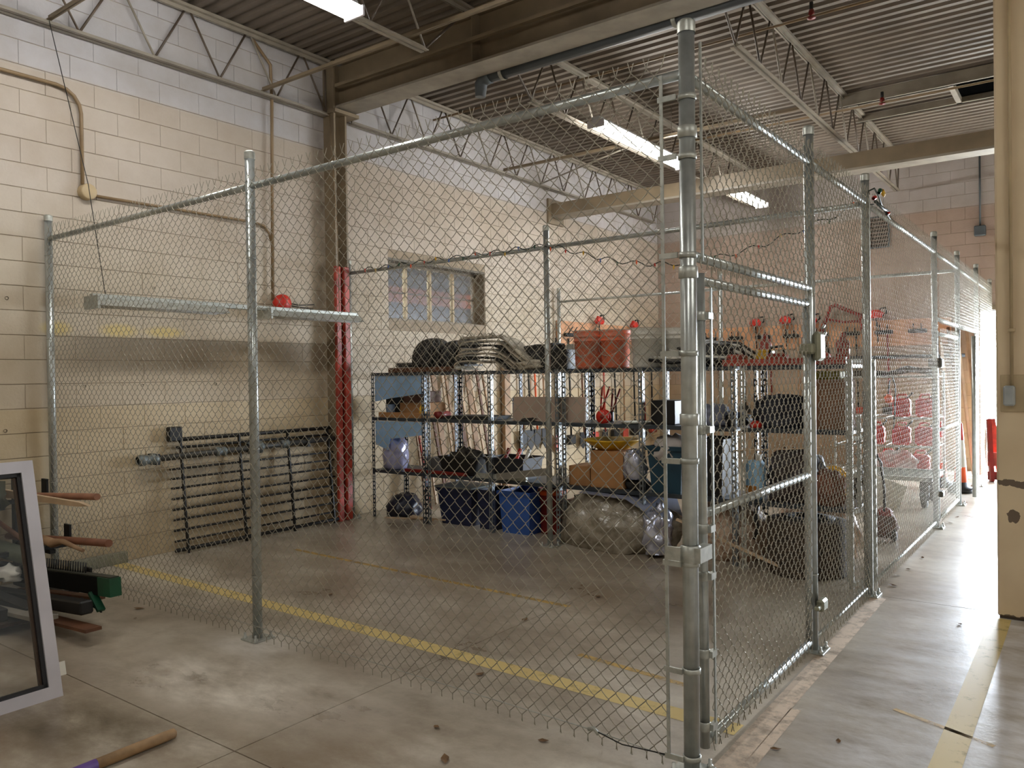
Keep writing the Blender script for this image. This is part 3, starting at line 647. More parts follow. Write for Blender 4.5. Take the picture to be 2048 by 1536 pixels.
# ------------------------------------------------------------------ chain link
def chain_link(name, p0, d, length, z0, z1, parent, fine=True, w=.072, r=.0022, barb=True, depth=.0055):
    """woven zigzag wires; every wire spans the height, neighbours hook at the nodes"""
    d = np.array([d[0], d[1], 0.0]); d /= np.linalg.norm(d); nn = np.array([-d[1], d[0], 0.0]); p0 = np.array([p0[0], p0[1], 0.0])
    nw = max(2, int(length/(w/2))); wu = length/nw; nk = int((z1-z0)/(w/2)); hz = (z1-z0)/nk
    K = np.arange(nk+1); path_u = []; path_z = []; path_o = []
    i = np.arange(nw)[:, None]
    side = (i+K[None, :]) % 2
    u = (i+side)*wu + np.where(side == 1, .0012, -.0012); z = np.repeat((z0+K*hz)[None, :], nw, 0); sg = np.where(side[:, :-1] == 0, 1.0, -1.0)
    def seg(t, o): return u[:, :-1]*(1-t)+u[:, 1:]*t, z[:, :-1]*(1-t)+z[:, 1:]*t, sg*o
    ins = [(.22, depth), (.78, depth)] if fine else [(.5, depth)]
    step = len(ins)+1; n = nk*step+1
    U = np.zeros((nw, n)); Z = np.zeros((nw, n)); O = np.zeros((nw, n)); U[:, ::step] = u; Z[:, ::step] = z
    for q, (t, o) in enumerate(ins):
        a, b_, c = seg(t, o); U[:, q+1::step] = a; Z[:, q+1::step] = b_; O[:, q+1::step] = c
    if barb:
        tw = np.where(side[:, -1] == 1, 1.0, -1.0)[:, None]
        U = np.concatenate([U, U[:, -1:]+tw*.003, U[:, -1:]+tw*.009], 1); Z = np.concatenate([Z, Z[:, -1:]+.018, Z[:, -1:]+.042], 1)
        O = np.concatenate([O, O[:, -1:]+tw*.004, O[:, -1:]+tw*.007], 1)
        tb = np.where(side[:, 0] == 1, 1.0, -1.0)[:, None]
        U = np.concatenate([U[:, :1]-tb*.006, U], 1); Z = np.concatenate([Z[:, :1]-.03, Z], 1); O = np.concatenate([O[:, :1]+tb*.004, O], 1)
    n = U.shape[1]
    Pt = p0[None, None, :] + d*U[..., None] + nn*O[..., None]; Pt[..., 2] = Z
    T = np.zeros_like(Pt); T[:, 1:-1] = Pt[:, 2:]-Pt[:, :-2]; T[:, 0] = Pt[:, 1]-Pt[:, 0]; T[:, -1] = Pt[:, -1]-Pt[:, -2]
    T /= np.linalg.norm(T, axis=-1, keepdims=True)+1e-9
    A = np.cross(T, nn[None, None, :]); A /= np.linalg.norm(A, axis=-1, keepdims=True)+1e-9; B = np.cross(T, A)
    ns = 4 if fine else 3
    if not fine: r = r*.78
    V = np.stack([Pt + r*(A*math.cos(2*PI*k/ns)+B*math.sin(2*PI*k/ns)) for k in range(ns)], 2).reshape(-1, 3)
    base = (np.arange(nw)[:, None]*n + np.arange(n-1)[None, :])[..., None]*ns
    ks = np.arange(ns)[None, None, :]; k2 = (ks+1) % ns
    F = np.stack([base+ks, base+k2, base+ns+k2, base+ns+ks], -1).reshape(-1, 4)
    me = bpy.data.meshes.new(name); nf = len(F)
    me.vertices.add(len(V)); me.loops.add(nf*4); me.polygons.add(nf)
    off = np.array(ORG.get(parent.name, (0, 0, 0))) if parent is not None else np.zeros(3)
    me.vertices.foreach_set('co', (V-off).astype(np.float32).ravel()); me.loops.foreach_set('vertex_index', F.astype(np.int32).ravel())
    me.polygons.foreach_set('loop_start', np.arange(0, nf*4, 4, dtype=np.int32)); me.polygons.foreach_set('loop_total', np.full(nf, 4, np.int32))
    me.polygons.foreach_set('use_smooth', np.ones(nf, bool)); me.update(calc_edges=True)
    o = link_mesh(name, me, WIRE, parent); o['kind'] = 'stuff'; return o

RZ = 2.86
def post(root, x, y, top=3.05, r=.030, plate=True, lean=(0, 0)):
    p = part('post', MB().tube([(x, y, .008), (x+lean[0], y+lean[1], top)], r, 16), GALV, root)
    part('post_cap', MB().lathe([(0, .016), (r*.8, .013), (r*1.08, .006), (r*1.12, 0), (r*1.12, -.04)], (x+lean[0], y+lean[1], top), 16), GALV2, p)
    if plate:
        part('base_plate', MB().box(x-.075, x+.075, y-.075, y+.075, 0, .010, .002), GALV2, p)
        for sx in (-1, 1):
            for sy in (-1, 1): part('anchor_bolt', MB().lathe([(.014, 0), (.014, .012), (.008, .013), (.008, .035), (0, .036)], (x+sx*.055, y+sy*.055, .010), 6), GALV2, p)
    return p
def rail(root, a, b_, r=.021, nm='top_rail', n=12):
    return part(nm, MB().tube([a, b_], r, n), GALV, root)
def ties(root, x0, y0, x1, y1, z, n, r):
    for k in range(n):
        t = (k+.5)/n; x, y = x0+(x1-x0)*t, y0+(y1-y0)*t; ax = 'x' if abs(x1-x0) > abs(y1-y0) else 'y'
        part('tie_wire', MB().lathe([(r+.003, -.003), (r+.005, 0), (r+.003, .003)], (x, y, z), 10, ax), GALV2, root)
def post_ties(p, x, y, r, zs):
    for z in zs: part('tie_wire', MB().lathe([(r+.002, -.003), (r+.004, 0), (r+.002, .003)], (x, y, z), 12), GALV2, p)
def band(p, x, y, z, r, w=.022, tab=None):
    mb = MB().lathe([(r+.001, -w/2), (r+.004, -w/2), (r+.004, w/2), (r+.001, w/2)], (x, y, z), 16)
    if tab: mb.box(min(x, x+tab[0])-.002, max(x, x+tab[0])+.002, min(y, y+tab[1])-.002-r*(1 if tab[0] else 0)*.0, max(y, y+tab[1])+.002, z-w/2, z+w/2)
    part('tension_band', mb, GALV2, p)

# ---- front run
ff = thing('chain_link_fence', 'front chain link fence run from left wall to tall corner post', 'fence', (-2.85, 0, 0), 'galvanized chain link runs')
pL = post(ff, -5.71, 0, 3.03, .030, lean=(.0, 0)); pM = post(ff, -2.92, 0, 3.06, .030, lean=(.0, 0)); pC = post(ff, 0.0, 0, 3.06, .0325, lean=(.012, 0))
rail(ff, (-5.71, 0, RZ-.02), (-2.92, 0, RZ-.01)); rail(ff, (-2.92, 0, RZ-.01), (0, 0, RZ))
chain_link('chain_link_mesh', (-5.66, -.036), (1, 0), 5.58, .045, 2.905, ff)
ties(ff, -5.7, 0, 0, 0, RZ-.01, 12, .021)
post_ties(pM, -2.92, 0, .030, (.4, .8, 1.2, 1.6, 2.0, 2.4, 2.7)); post_ties(pL, -5.71, 0, .030, (.4, .8, 1.2, 1.6, 2.0, 2.4, 2.7))
part('tension_wire', MB().tube([(-5.7, -.036, .10), (-2.9, -.036, .095), (-.45, -.036, .07), (-.05, -.036, .05)], .0026, 6), GALV2, ff)
part('tension_wire', MB().tube([(-.45, -.04, .075), (-.3, -.045, .05), (-.05, -.036, .062)], .003, 6), BLACK, ff)
part('wire_tensioner', MB().tube([(-.47, -.04, .07), (-.44, -.045, .085), (-.42, -.04, .06)], .009, 6), GALV2, ff)
part('tension_bar', MB().box(-.092, -.078, -.042, -.036, .05, 2.86), GALV2, ff)
for z in (.06, .42, .86, 1.28, 1.72, 2.12, 2.52, 2.76):
    mb = MB().lathe([(.0335, -.011), (.0375, -.011), (.0375, .011), (.0335, .011)], (.004*z, 0, z), 16).box(-.10, -.02, -.044, -.034, z-.011, z+.011)
    part('tension_band', mb, GALV2, pC)
for z in (2.62, 2.05, 1.45, .9): part('brace_band', MB().lathe([(.0335, -.025), (.039, -.022), (.039, .022), (.0335, .025)], (.004*z, 0, z), 16), GALV2, pC)
part('corner_clamp', MB().lathe([(.034, -.036), (.042, -.03), (.042, .03), (.034, .036)], (.004, 0, .90), 16).box(-.085, -.02, -.05, -.038, .875, .93).box(.02, .06, -.03, .09, .87, .93), GALV2, pC)

# ---- right run along the aisle
fr_ = thing('chain_link_fence', 'long chain link fence run along the aisle to the doorway', 'fence', (0, 5.8, 0), 'galvanized chain link runs')
PY = (1.735, 3.14, 6.17, 7.86, 9.74)
rp_ = [post(fr_, 0, y, 3.06 if i < 4 else 3.10, .0285) for i, y in enumerate(PY)]
pE = post(fr_, 0, 11.5, 3.05, .0285)
for a, b_ in zip((0.0,)+PY, PY+(11.5,)): rail(fr_, (0, a, RZ), (0, b_, RZ))
rail(fr_, (0, .03, 2.125), (0, PY[0], 2.125), .021, 'gate_header'); rail(fr_, (0, PY[2], 2.175), (0, PY[3], 2.16), .021, 'gate_header'); rail(fr_, (0, PY[3], 2.16), (0, PY[4], 2.16), .021, 'gate_header')
rail(fr_, (0, PY[0], .06), (0, PY[1], .06), .012, 'bottom_rail'); rail(fr_, (0, PY[1], .06), (0, PY[2], .06), .014, 'bottom_rail')
chain_link('chain_link_mesh', (.036, .06), (0, 1), PY[0]-.08, 2.10, 2.915, fr_, True)
chain_link('chain_link_mesh', (.036, PY[0]+.03), (0, 1), PY[1]-PY[0]-.05, .05, 2.915, fr_, True)
chain_link('chain_link_mesh', (.036, PY[1]+.03), (0, 1), PY[2]-PY[1]-.05, .05, 2.915, fr_, False)
chain_link('chain_link_mesh', (.036, PY[2]+.03), (0, 1), PY[4]-PY[2]-.05, 2.15, 2.915, fr_, False)
chain_link('chain_link_mesh', (.036, PY[4]+.03), (0, 1), 11.5-PY[4]-.05, .05, 2.915, fr_, False)
ties(fr_, 0, 0, 0, PY[0], RZ, 4, .021); ties(fr_, 0, PY[0], 0, PY[1], RZ, 3, .021); ties(fr_, 0, PY[1], 0, PY[2], RZ, 6, .021)
for p, y in zip(rp_, PY): post_ties(p, 0, y, .0285, (.45, 1.0, 1.55, 2.1, 2.55))
part('tension_bar', MB().box(.038, .046, .062, .074, 2.1, 3.0), GALV2, fr_)
part('tension_bar', MB().box(.036, .042, PY[1]-.06, PY[1]-.045, .05, 2.88), GALV2, fr_)

# ---- cross runs between the pens
fx = thing('chain_link_fence', 'chain link cross run behind front pen before the shelves', 'fence', (-2.85, 3.24, 0), 'galvanized chain link runs')
post(fx, -5.66, 3.26, 3.0, .0285); post(fx, -2.872, 3.25, 3.06, .0285)
rail(fx, (-5.66, 3.26, RZ), (-2.87, 3.25, RZ)); rail(fx, (-2.87, 3.25, RZ), (0, 3.18, RZ))
chain_link('chain_link_mesh', (-5.62, 3.215), (1, -.01), 5.5, 1.62, 2.905, fx, False)
fy = thing('chain_link_fence', 'farthest chain link cross run in front of back wall tools', 'fence', (-2.85, 7.82, 0), 'galvanized chain link runs')
post(fy, -5.70, 7.8, 3.05, .0285); post(fy, -2.955, 7.8, 3.07, .0285)
rail(fy, (-5.7, 7.8, 2.835), (-2.955, 7.8, 2.835)); rail(fy, (-2.955, 7.8, 2.835), (0, 7.84, 2.835))

# ---- gates
def gate(root, a, b_, z0, zm, z1, fine=True, r=.021):
    """gate leaf between a and b (x,y): frame tubes, rails, mesh"""
    (ax, ay), (bx, by) = a, b_
    part('stile', MB().tube([(ax, ay, z0), (ax, ay, z1+.03)], r, 12), GALV, root)
    part('stile', MB().tube([(bx, by, z0), (bx, by, z1+.03)], r, 12), GALV, root)
    for z, nm in ((z0+.02, 'bottom_rail'), (zm, 'middle_rail'), (z1, 'gate_top_rail')): part(nm, MB().tube([(ax, ay, z), (bx, by, z)], r*.95, 12), GALV, root)
    L_ = math.hypot(bx-ax, by-ay); d = ((bx-ax)/L_, (by-ay)/L_)
    chain_link('chain_link_mesh', (ax+d[0]*.03-d[1]*.026*-1, ay+d[1]*.03-d[0]*.026), d, L_-.06, z0+.01, z1+.02, root, fine)
    return root
ga = thing('chain_link_gate', 'closed chain link gate beside the tall corner post', 'gate', (0, .9, 0), 'chain link gates')
gate(ga, (.0, .135), (.0, 1.655), .05, 1.04, 2.03)
part('tension_bar', MB().box(.030, .037, .165, .178, .06, 2.0), GALV2, ga)
for z in (.14, .45, .78, .98, 1.4, 1.88):
    part('hinge_strap', MB().lathe([(.022, -.02), (.026, -.016), (.026, .016), (.022, .02)], (0, .135, z), 14).box(.02, .04, .13, .18, z-.014, z+.014), GALV2, ga)
la = part('fork_latch', MB().box(-.03, .05, 1.60, 1.79, 1.74, 1.80, .01).box(.028, .075, 1.66, 1.78, 1.70, 1.87, .018), mat('latch_cast', (.58, .58, .50), .5, .4), ga)
part('padlock_ring', MB().tube([(.06, 1.79, 1.84), (.06, 1.83, 1.87), (.06, 1.81, 1.91), (.06, 1.76, 1.89)], .008, 6), GALV2, la)
part('drop_hasp', MB().box(.026, .07, 1.70, 1.80, .24, .31, .012).box(.03, .06, 1.64, 1.72, .26, .285, .006), mat('latch_cast', (.5, .5, .5)), ga)
gb = thing('chain_link_gate', 'closed far chain link gate left of orange delineator', 'gate', (0, 7, 0), 'chain link gates')
gate(gb, (0, PY[2]+.13), (0, PY[3]-.07), .05, 1.0, 2.02, False)
part('fork_latch', MB().box(-.06, .07, PY[2]-.03, PY[2]+.14, 1.66, 1.76, .015), mat('latch_dark', (.33, .33, .31), .5, .3), gb)
part('drop_hasp', MB().box(-.05, .07, PY[2]-.02, PY[2]+.1, .32, .38, .01), mat('latch_dark', (.33, .33, .31)), gb)
gc = thing('chain_link_gate', 'open far chain link gate swung into the aisle near doorway', 'gate', (.06, 9, 0), 'chain link gates')
gate(gc, (.13, 8.20), (.0, 9.66), .06, 1.0, 2.02, False, .024)

# narrow frame standing inside by the third aisle post
nf = thing('narrow_frame', 'tall narrow galvanized frame standing inside by the aisle fence', 'frame', (-.085, 3.37, 0))
for (x, y) in ((-.14, 3.24), (-.045, 3.56)): part('frame_upright', MB().box(x-.016, x+.016, y-.016, y+.016, 0, 1.73, .003), GALV2, nf)
for z in (1.715, 1.13, .58, .03): part('frame_crossbar', MB().bar((-.14, 3.24, z), (-.045, 3.56, z), .03, .03), GALV2, nf)
for k, (t, z0, z1) in enumerate(((.35, .6, 1.3), (.62, .2, 1.32))): part('frame_slat', MB().bar((-.14+.095*t, 3.24+.32*t, z0), (-.14+.095*t, 3.24+.32*t, z1), .012, .03), GALV2, nf)

# string lights along the cross run and corner of the aisle fence
sg = thing('string_lights', 'dark string light cord with small coloured bulbs on cross fence rail', 'string lights', (-2.2, 3.2, 2.84))
pts = []
for k in range(120):
    t = k/119; x = -5.3+t*5.35; pts.append((x, 3.22-.012*math.sin(k*.55)-.03, RZ+.01+.022*math.sin(k*1.1)-.30*max(0, math.sin((x+2.8)/2.75*PI))*(1 if -2.8 < x < -.05 else 0)))
part('cord', MB().tube(pts, .0045, 5), mat('dark_green_cord', (.08, .14, .1), .5), sg)
cols = [REDP, YELL, BLUE, GREEN, ORANGE2]
for k in range(0, 120, 4):
    p = pts[k]; part('bulb', MB().lathe([(.006, .012), (.008, 0), (.009, -.012), (.0, -.032)], (p[0], p[1]-.008, p[2]-.006), 6), cols[(k//4) % 5], sg)
s2 = thing('light_clump', 'tangle of coloured string bulbs on aisle fence top', 'string lights', (.03, 3.3, 2.9))
part('cord', MB().tube([(.02, 3.1, 2.93), (.05, 3.2, 2.97), (.06, 3.3, 2.93), (.05, 3.42, 2.90), (.04, 3.6, 2.87), (.05, 3.75, 2.83)], .006, 6).tube([(.03, 3.3, 2.9), (.05, 3.5, 2.87), (.05, 3.7, 2.88)], .012, 6), mat('dark_green_cord', (.1, .1, .1)), s2)
for (p, m, r) in (((.07, 3.28, 2.96), GREEN, 25), ((.07, 3.4, 2.97), YELL, -40), ((.05, 3.2, 2.90), REDP, 10), ((.05, 3.66, 2.86), REDP, 10)):
    part('bulb', MB().lathe([(.012, .03), (.016, 0), (.016, -.02), (0, -.05)], p, 8, R=rot('X', 100+r)), m, s2)

# ------------------------------------------------------------------ steel shelving
SY0, SY1 = 3.44, 4.0
LV = (1.695, 1.175, .565)
def perf_post(root, x, y, z1, sx, sy, m):
    """L-shaped slotted angle: two flanges, each a ladder of strips and rungs"""
    mb = MB(); w = .042; t = .0025
    for (ax, s_) in (('x', sx), ('y', sy)):
        def q(a0, a1, z0, z1_):
            a0, a1 = sorted((a0*s_, a1*s_))
            if ax == 'x': mb.box(x+a0, x+a1, y-t/2, y+t/2, z0, z1_)
            else: mb.box(x-t/2, x+t/2, y+a0, y+a1, z0, z1_)
        q(0, .013, 0, z1); q(.029, w, 0, z1)
        z = 0.01
        while z < z1-.02: q(.013, .029, z, z+.02); z += .05
    part('slotted_post', mb, m, root)
def shelf_unit(label, xs_, m, levels=LV, top=1.70, front=POSTM):
    u = thing('shelving_unit', label, 'shelving', ((xs_[0]+xs_[-1])/2, (SY0+SY1)/2, 0), 'slotted steel shelving in a row')
    for i, x in enumerate(xs_):
        s_ = 1 if i == 0 else -1
        perf_post(u, x, SY0, top, s_, 1, front); perf_post(u, x, SY1, top, s_, -1, m)
    for z in levels:
        for a, b_ in zip(xs_[:-1], xs_[1:]):
            part('shelf', MB().box(a+.004, b_-.004, SY0+.004, SY1-.004, z-.003, z).box(a+.004, b_-.004, SY0+.003, SY0+.006, z-.035, z).box(a+.004, b_-.004, SY1-.006, SY1-.003, z-.035, z).box(a+.004, a+.007, SY0+.004, SY1-.004, z-.03, z).box(b_-.007, b_-.004, SY0+.004, SY1-.004, z-.03, z), m, u)
    return u
uA = shelf_unit('leftmost shelving bay with light blue panels', (-5.50, -4.66), SHELFM, front=SHELFM)
part('blue_panel', MB().prism([(-5.455, 1.36), (-5.2, 1.40), (-4.70, 1.455), (-4.70, 1.665), (-5.455, 1.665)], (0, 3.452, 0), (1, 0, 0), (0, 0, 1), (0, .004, 0)), BLUEP, uA)
part('blue_panel', MB().prism([(-5.455, .86), (-5.25, .80), (-5.22, .93), (-4.70, .99), (-4.70, 1.135), (-5.455, 1.135)], (0, 3.452, 0), (1, 0, 0), (0, 0, 1), (0, .004, 0)), BLUEP, uA)
uB = shelf_unit('wide shelving with canvas strips on top, second from the left wall', (-4.62, -3.72, -2.88), SHELFM)
uC = shelf_unit('shelving unit carrying the orange and white buckets', (-2.84, -1.97, -1.10), SHELFM)
uD = shelf_unit('rightmost shelving bay, with red tools on top', (-1.06, -.18), SHELFM, front=GALV2)
ZT, ZM, ZLo = LV
# --- top shelf goods
solo('plank', MB().box(-5.28, -4.32, 3.5, 3.62, ZT, ZT+.055, .004), WOODD, 'short brown plank lying on leftmost top shelf', 'plank')
solo('plank', MB().box(-5.1, -4.35, 3.72, 3.86, ZT, ZT+.06, .004), WOODL, 'pale short plank behind the brown one on top shelf', 'plank')
solo('black_pipe', MB().tube([(-5.42, 3.79, ZT+.09), (-4.5, 3.79, ZT+.09)], .028, 12), BLACK, 'black pipe stub poking left from the tarp on top shelf', 'pipe')
def roll_wave(c, size, seed, m, label, nm='tarp_roll', cat='tarp', rough=.25, fr=2.4, flat=-.55, sub=4):
    return solo(nm, MB().blob(c, size, seed, rough*.55, fr*.75, sub, flat), m, label, cat)
def pleats(c, size, n, seed):
    bm = bmesh.new(); bmesh.ops.create_uvsphere(bm, u_segments=64, v_segments=24, radius=1); vs = []
    for v in bm.verts:
        p = v.co.copy(); a = math.atan2(p.y, p.x); k = 1+.17*math.cos(n*a+seed)*(1-abs(p.z))**.4+.05*noise.noise(p*2.2+Vector((seed, 0, 0)))
        q = Vector((math.copysign(abs(p.x)**.8, p.x)*k, math.copysign(abs(p.y)**.8, p.y)*k, max(-.35, math.copysign(abs(p.z)**.7, p.z))))
        vs.append((c[0]+q.x*size[0]+.10*max(0, q.z)*size[2], c[1]+q.y*size[1], c[2]+(q.z+.35)*size[2]/1.35))
    bm.verts.index_update(); fs = [[v.index for v in f.verts] for f in bm.faces]; bm.free()
    return MB().add(vs, fs, True)
solo('tarp_heap', pleats((-4.73, 3.66, ZT+.055), (.20, .17, .33), 13, 1), TARP, 'pleated black tarp heap on top shelf, left of canvas strips', 'tarp')
solo('tarp_heap', pleats((-4.42, 3.70, ZT+.06), (.15, .16, .29), 9, 3), TARP, 'smaller pleated tarp bundle touching the canvas strips', 'tarp')
def sheet_strip(path, y0, y1, th):
    q = []
    for i in range(len(path)-1):
        p0 = path[max(i-1, 0)]; p1 = path[i]; p2 = path[i+1]; p3 = path[min(i+2, len(path)-1)]
        for t in (0, .25, .5, .75):
            q.append(tuple(.5*((2*p1[j])+(-p0[j]+p2[j])*t+(2*p0[j]-5*p1[j]+4*p2[j]-p3[j])*t*t+(-p0[j]+3*p1[j]-3*p2[j]+p3[j])*t**3) for j in (0, 1)))
    q.append(path[-1]); vs = []
    for i, (x, z) in enumerate(q):
        a, c = q[max(i-1, 0)], q[min(i+1, len(q)-1)]; n = Vector((-(c[1]-a[1]), c[0]-a[0])); n = n.normalized()*th/2
        vs += [(x-n.x, y0, z-n.y), (x-n.x, y1, z-n.y), (x+n.x, y1, z+n.y), (x+n.x, y0, z+n.y)]
    m = len(q); fs = [(4*i+j, 4*i+(j+1) % 4, 4*i+4+(j+1) % 4, 4*i+4+j) for i in range(m-1) for j in range(4)]+[(3, 2, 1, 0), (4*m-4, 4*m-3, 4*m-2, 4*m-1)]
    return MB().add(vs, fs, False)
cs = thing('canvas_strips', 'layered pale grey canvas strips folded over on top shelf', 'canvas strips', (-3.9, 3.6, ZT))
for k in range(7):
    zt = ZT+.10+.042*k; xl = -4.24+.03*(k % 2)
    pth = [(xl+.10, zt-.075), (xl+.02, zt-.07), (xl, zt-.03), (xl+.06, zt+.0), (-4.02, zt+.01), (-3.84+.03*k, zt-.01), (-3.70+.045*k, ZT+.10+.012*k), (-3.56+.06*k, ZT+.012)]
    part('canvas_layer', sheet_strip(pth, 3.47+.012*k, 3.80, .016), CANVAS if k not in (1, 4) else TARP, cs)
for k in range(26):
    x = -4.2+.022*k+random.uniform(-.01, .01)
    part('frayed_thread', MB().tube([(x, 3.52, ZT+.345), (x+random.uniform(-.03, .05), 3.55, ZT+.385+random.uniform(-.02, .03)), (x+random.uniform(.02, .12), 3.6, ZT+.35)], .004, 4), CANVAS, cs)
roll_wave((-3.40, 3.80, ZT), (.34, .13, .27), 9, TARP, 'black sheet sloping down right of the canvas strips', 'black_sheet', 'tarp', .15, 2.0, -.3)
roll_wave((-3.28, 3.60, ZT), (.18, .15, .10), 12, CANVAS, 'dusty grey cloth heap left of the black boxes', 'cloth_heap', 'cloth', .3, 3)
solo('box', MB().box(-3.15, -2.98, 3.52, 3.75, ZT, ZT+.26, .006, R=rot('Y', -6)), DARK, 'tilted dark box on top shelf behind the inner fence post', 'box')
solo('box', MB().box(-2.985, -2.82, 3.5, 3.75, ZT, ZT+.20, .006), BLACK, 'black box on top shelf touching the left orange bucket', 'box')
solo('paper_stack', MB().box(-3.0, -2.84, 3.78, 3.93, ZT, ZT+.26, .004), WHITEP, 'white block behind black box on the top shelf', 'box')
def bucket(x, y, z, m, label, cat='bucket', r=.148, h=.365, group='five gallon buckets'):
    b = thing('bucket', label, cat, (x, y, z), group)
    prof = [(0, 0), (r*.86, 0), (r*.90, .02), (r*.955, h*.72), (r*1.03, h*.73), (r*1.03, h*.75), (r*.97, h*.76), (r*.98, h*.83), (r*1.05, h*.84), (r*1.05, h*.86), (r*.985, h*.87), (r*1.0, h*.97), (r*1.04, h), (r*1.0, h), (r*.95, h*.97), (r*.84, .02), (0, .015)]
    part('bucket_body', MB().lathe(prof, (x, y, z), 28), m, b)
    part('dusty_rim', MB().lathe([(r*.99, h-.002), (r*1.045, h), (r*1.05, h+.008), (r*.99, h+.008)], (x, y, z), 28), mat('crusty_white', (.78, .72, .66), .8), b)
    hp = [(x+r*1.04*math.cos(a), y-.02-r*.95*abs(math.sin(a)), z+h*.80-.17*abs(math.sin(a))) for a in [PI*k/12 for k in range(13)]]
    part('bail_handle', MB().tube(hp, .003, 5), GALV2, b)
    return b
bucket(-2.635, 3.62, ZT, ORANGE, 'left orange bucket with crusty white rim on top shelf')
bucket(-2.375, 3.68, ZT, ORANGE, 'right orange bucket on top shelf beside a white one')
bucket(-2.02, 3.64, ZT, WHITEP, 'white bucket on top shelf right of orange buckets')
bucket(-1.80, 3.84, ZT, WHITEP, 'second white bucket, half hidden behind the corner post')
# black and white strips bundle
bs = thing('strip_bundle', 'bundle of black and white bent strips on top shelf', 'strips', (-1.45, 3.6, ZT))
for k in range(8):
    y = 3.5+.045*k; z = ZT+.02+.022*k
    q = [(-1.93+.03*k, y, z+.05), (-1.7, y, z+.02+.02*(k % 2)), (-1.45, y, z+.05), (-1.2, y, z+.03), (-1.09+.01*k, y, ZT+.02+.008*k)]
    part('strip', MB().tube(q, .016, 6), WHITEP if k in (1, 4, 6) else BLACK, bs)
roll_wave((-1.42, 3.72, ZT), (.26, .17, .24), 14, TARP, 'black rubber heap behind strips on the top shelf', 'rubber_heap', 'tarp', .22, 2.5, -.4)
# red tools on right top shelf
def red_tool(x, y, z, L_, label, g='red power tools on the right top shelf'):
    t = thing('hedge_trimmer', label, 'power tool', (x, y, z), g)
    part('motor_body', MB().box(x-.09, x+.07, y-.05, y+.06, z, z+.10, .02), RED, t)
    part('black_grip', MB().tube([(x-.08, y, z+.09), (x-.06, y, z+.15), (x+.03, y, z+.16), (x+.06, y, z+.09)], .012, 8), BLACK, t)
    part('blade', MB().box(x+.07, x+.07+L_, y-.012, y+.012, z+.02, z+.04, .003), GALV2, t)
    return t
rt = red_tool(-1.12, 3.56, ZT, .22, 'red power tool with blade at left end of right top shelf')
copy_thing(rt, (-.78, 3.58, ZT), 'red power tool on right top shelf, middle one'); copy_thing(rt, (-.44, 3.60, ZT), 'red power tool on right top shelf, nearest its right end')
tr = thing('tool_tray', 'long red metal tray along the right top shelf edge', 'tray', (-.75, 3.5, ZT))
part('tray_pan', MB().open_box(-1.22, -.22, 3.455, 3.505, ZT, ZT+.055, .004), RED, tr)
solo('yellow_case', MB().box(-1.02, -.90, 3.72, 3.86, ZT, ZT+.14, .01), YELL, 'small yellow case among the red tools on top shelf', 'case')
for k, (x, y, hh) in enumerate(((-.98, 3.84, .28), (-.62, 3.86, .33), (-.33, 3.82, .26))):
    solo('red_can', MB().lathe([(0, 0), (.055, 0), (.055, hh*.7), (.03, hh*.8), (.02, hh), (0, hh)], (x, y, ZT), 14), MAROON if k % 2 else RED, ('slim red can behind left red power tool', 'tall dark red can at middle back of right top shelf', 'red can at right back end of top shelf')[k], 'can')
# --- middle shelf goods
solo('box', MB().box(-5.45, -5.2, 3.62, 3.9, ZM, ZM+.25, .006), DARK, 'dark box on leftmost middle shelf', 'box')
solo('cup', MB().lathe([(0, 0), (.045, 0), (.058, .15), (.053, .15), (.042, .01), (0, .01)], (-5.30, 3.55, ZM), 16), mat('slate_plastic', (.42, .48, .55), .5), 'slate blue plastic cup between dark box and cartons', 'cup')
solo('carton', MB().box(-5.2, -4.75, 3.6, 3.9, ZM, ZM+.17, .004), CARD, 'lower cardboard carton on leftmost middle shelf', 'carton')
solo('carton', MB().box(-5.16, -4.8, 3.62, 3.88, ZM+.17, ZM+.30, .004, R=rot('Z', 4)), WOODD, 'dark cardboard carton on top of the lower carton', 'carton')
solo('carton', MB().box(-5.42, -4.72, 3.47, 3.55, ZM, ZM+.06, .003), CARD, 'flat cardboard strip at front of leftmost middle shelf', 'carton')
yb = thing('yellow_bottle', 'yellow bottle standing by shelving post on middle shelf', 'bottle', (-4.76, 3.52, ZM))
part('bottle_body', MB().lathe([(0, 0), (.04, 0), (.042, .11), (.02, .15), (.018, .16)], (-4.76, 3.52, ZM), 14), YELL, yb)
part('bottle_cap', MB().lathe([(.02, .16), (.02, .19), (0, .19)], (-4.76, 3.52, ZM), 12), WHITEP, yb)
solo('red_roll', MB().lathe([(0, -.1), (.04, -.1), (.04, .1), (0, .1)], (-4.52, 3.58, ZM+.04), 14, 'y'), MAROON, 'dark red roll lying beside bottle on middle shelf', 'roll')
solo('sheet_stack', MB().box(-4.45, -3.8, 3.5, 3.9, ZM, ZM+.02).box(-4.4, -3.78, 3.52, 3.88, ZM+.02, ZM+.035, R=rot('Z', 5)), DARK, 'thin stack of dark sheets on the middle shelf', 'sheets')
roll_wave((-3.25, 3.55, ZM), (.14, .1, .06), 22, DARK, 'small dark rag on middle shelf left of grey board', 'rag', 'cloth', .3, 3)
solo('blue_carton', MB().box(-3.53, -3.38, 3.55, 3.7, ZM, ZM+.24, .004, R=rot('Z', 12)), mat('blue_card', (.28, .40, .56), .6), 'small blue carton behind left end of grey board', 'carton')
solo('grey_board', MB().box(-3.46, -2.60, 3.475, 3.50, ZM+.002, ZM+.25, .003, R=rot('X', -4)), CARDG, 'long grey cardboard flap standing on middle shelf', 'board')
solo('carton', MB().box(-3.42, -3.1, 3.52, 3.8, ZM, ZM+.10, .004), CARD, 'brown carton peeking out below grey board', 'carton')
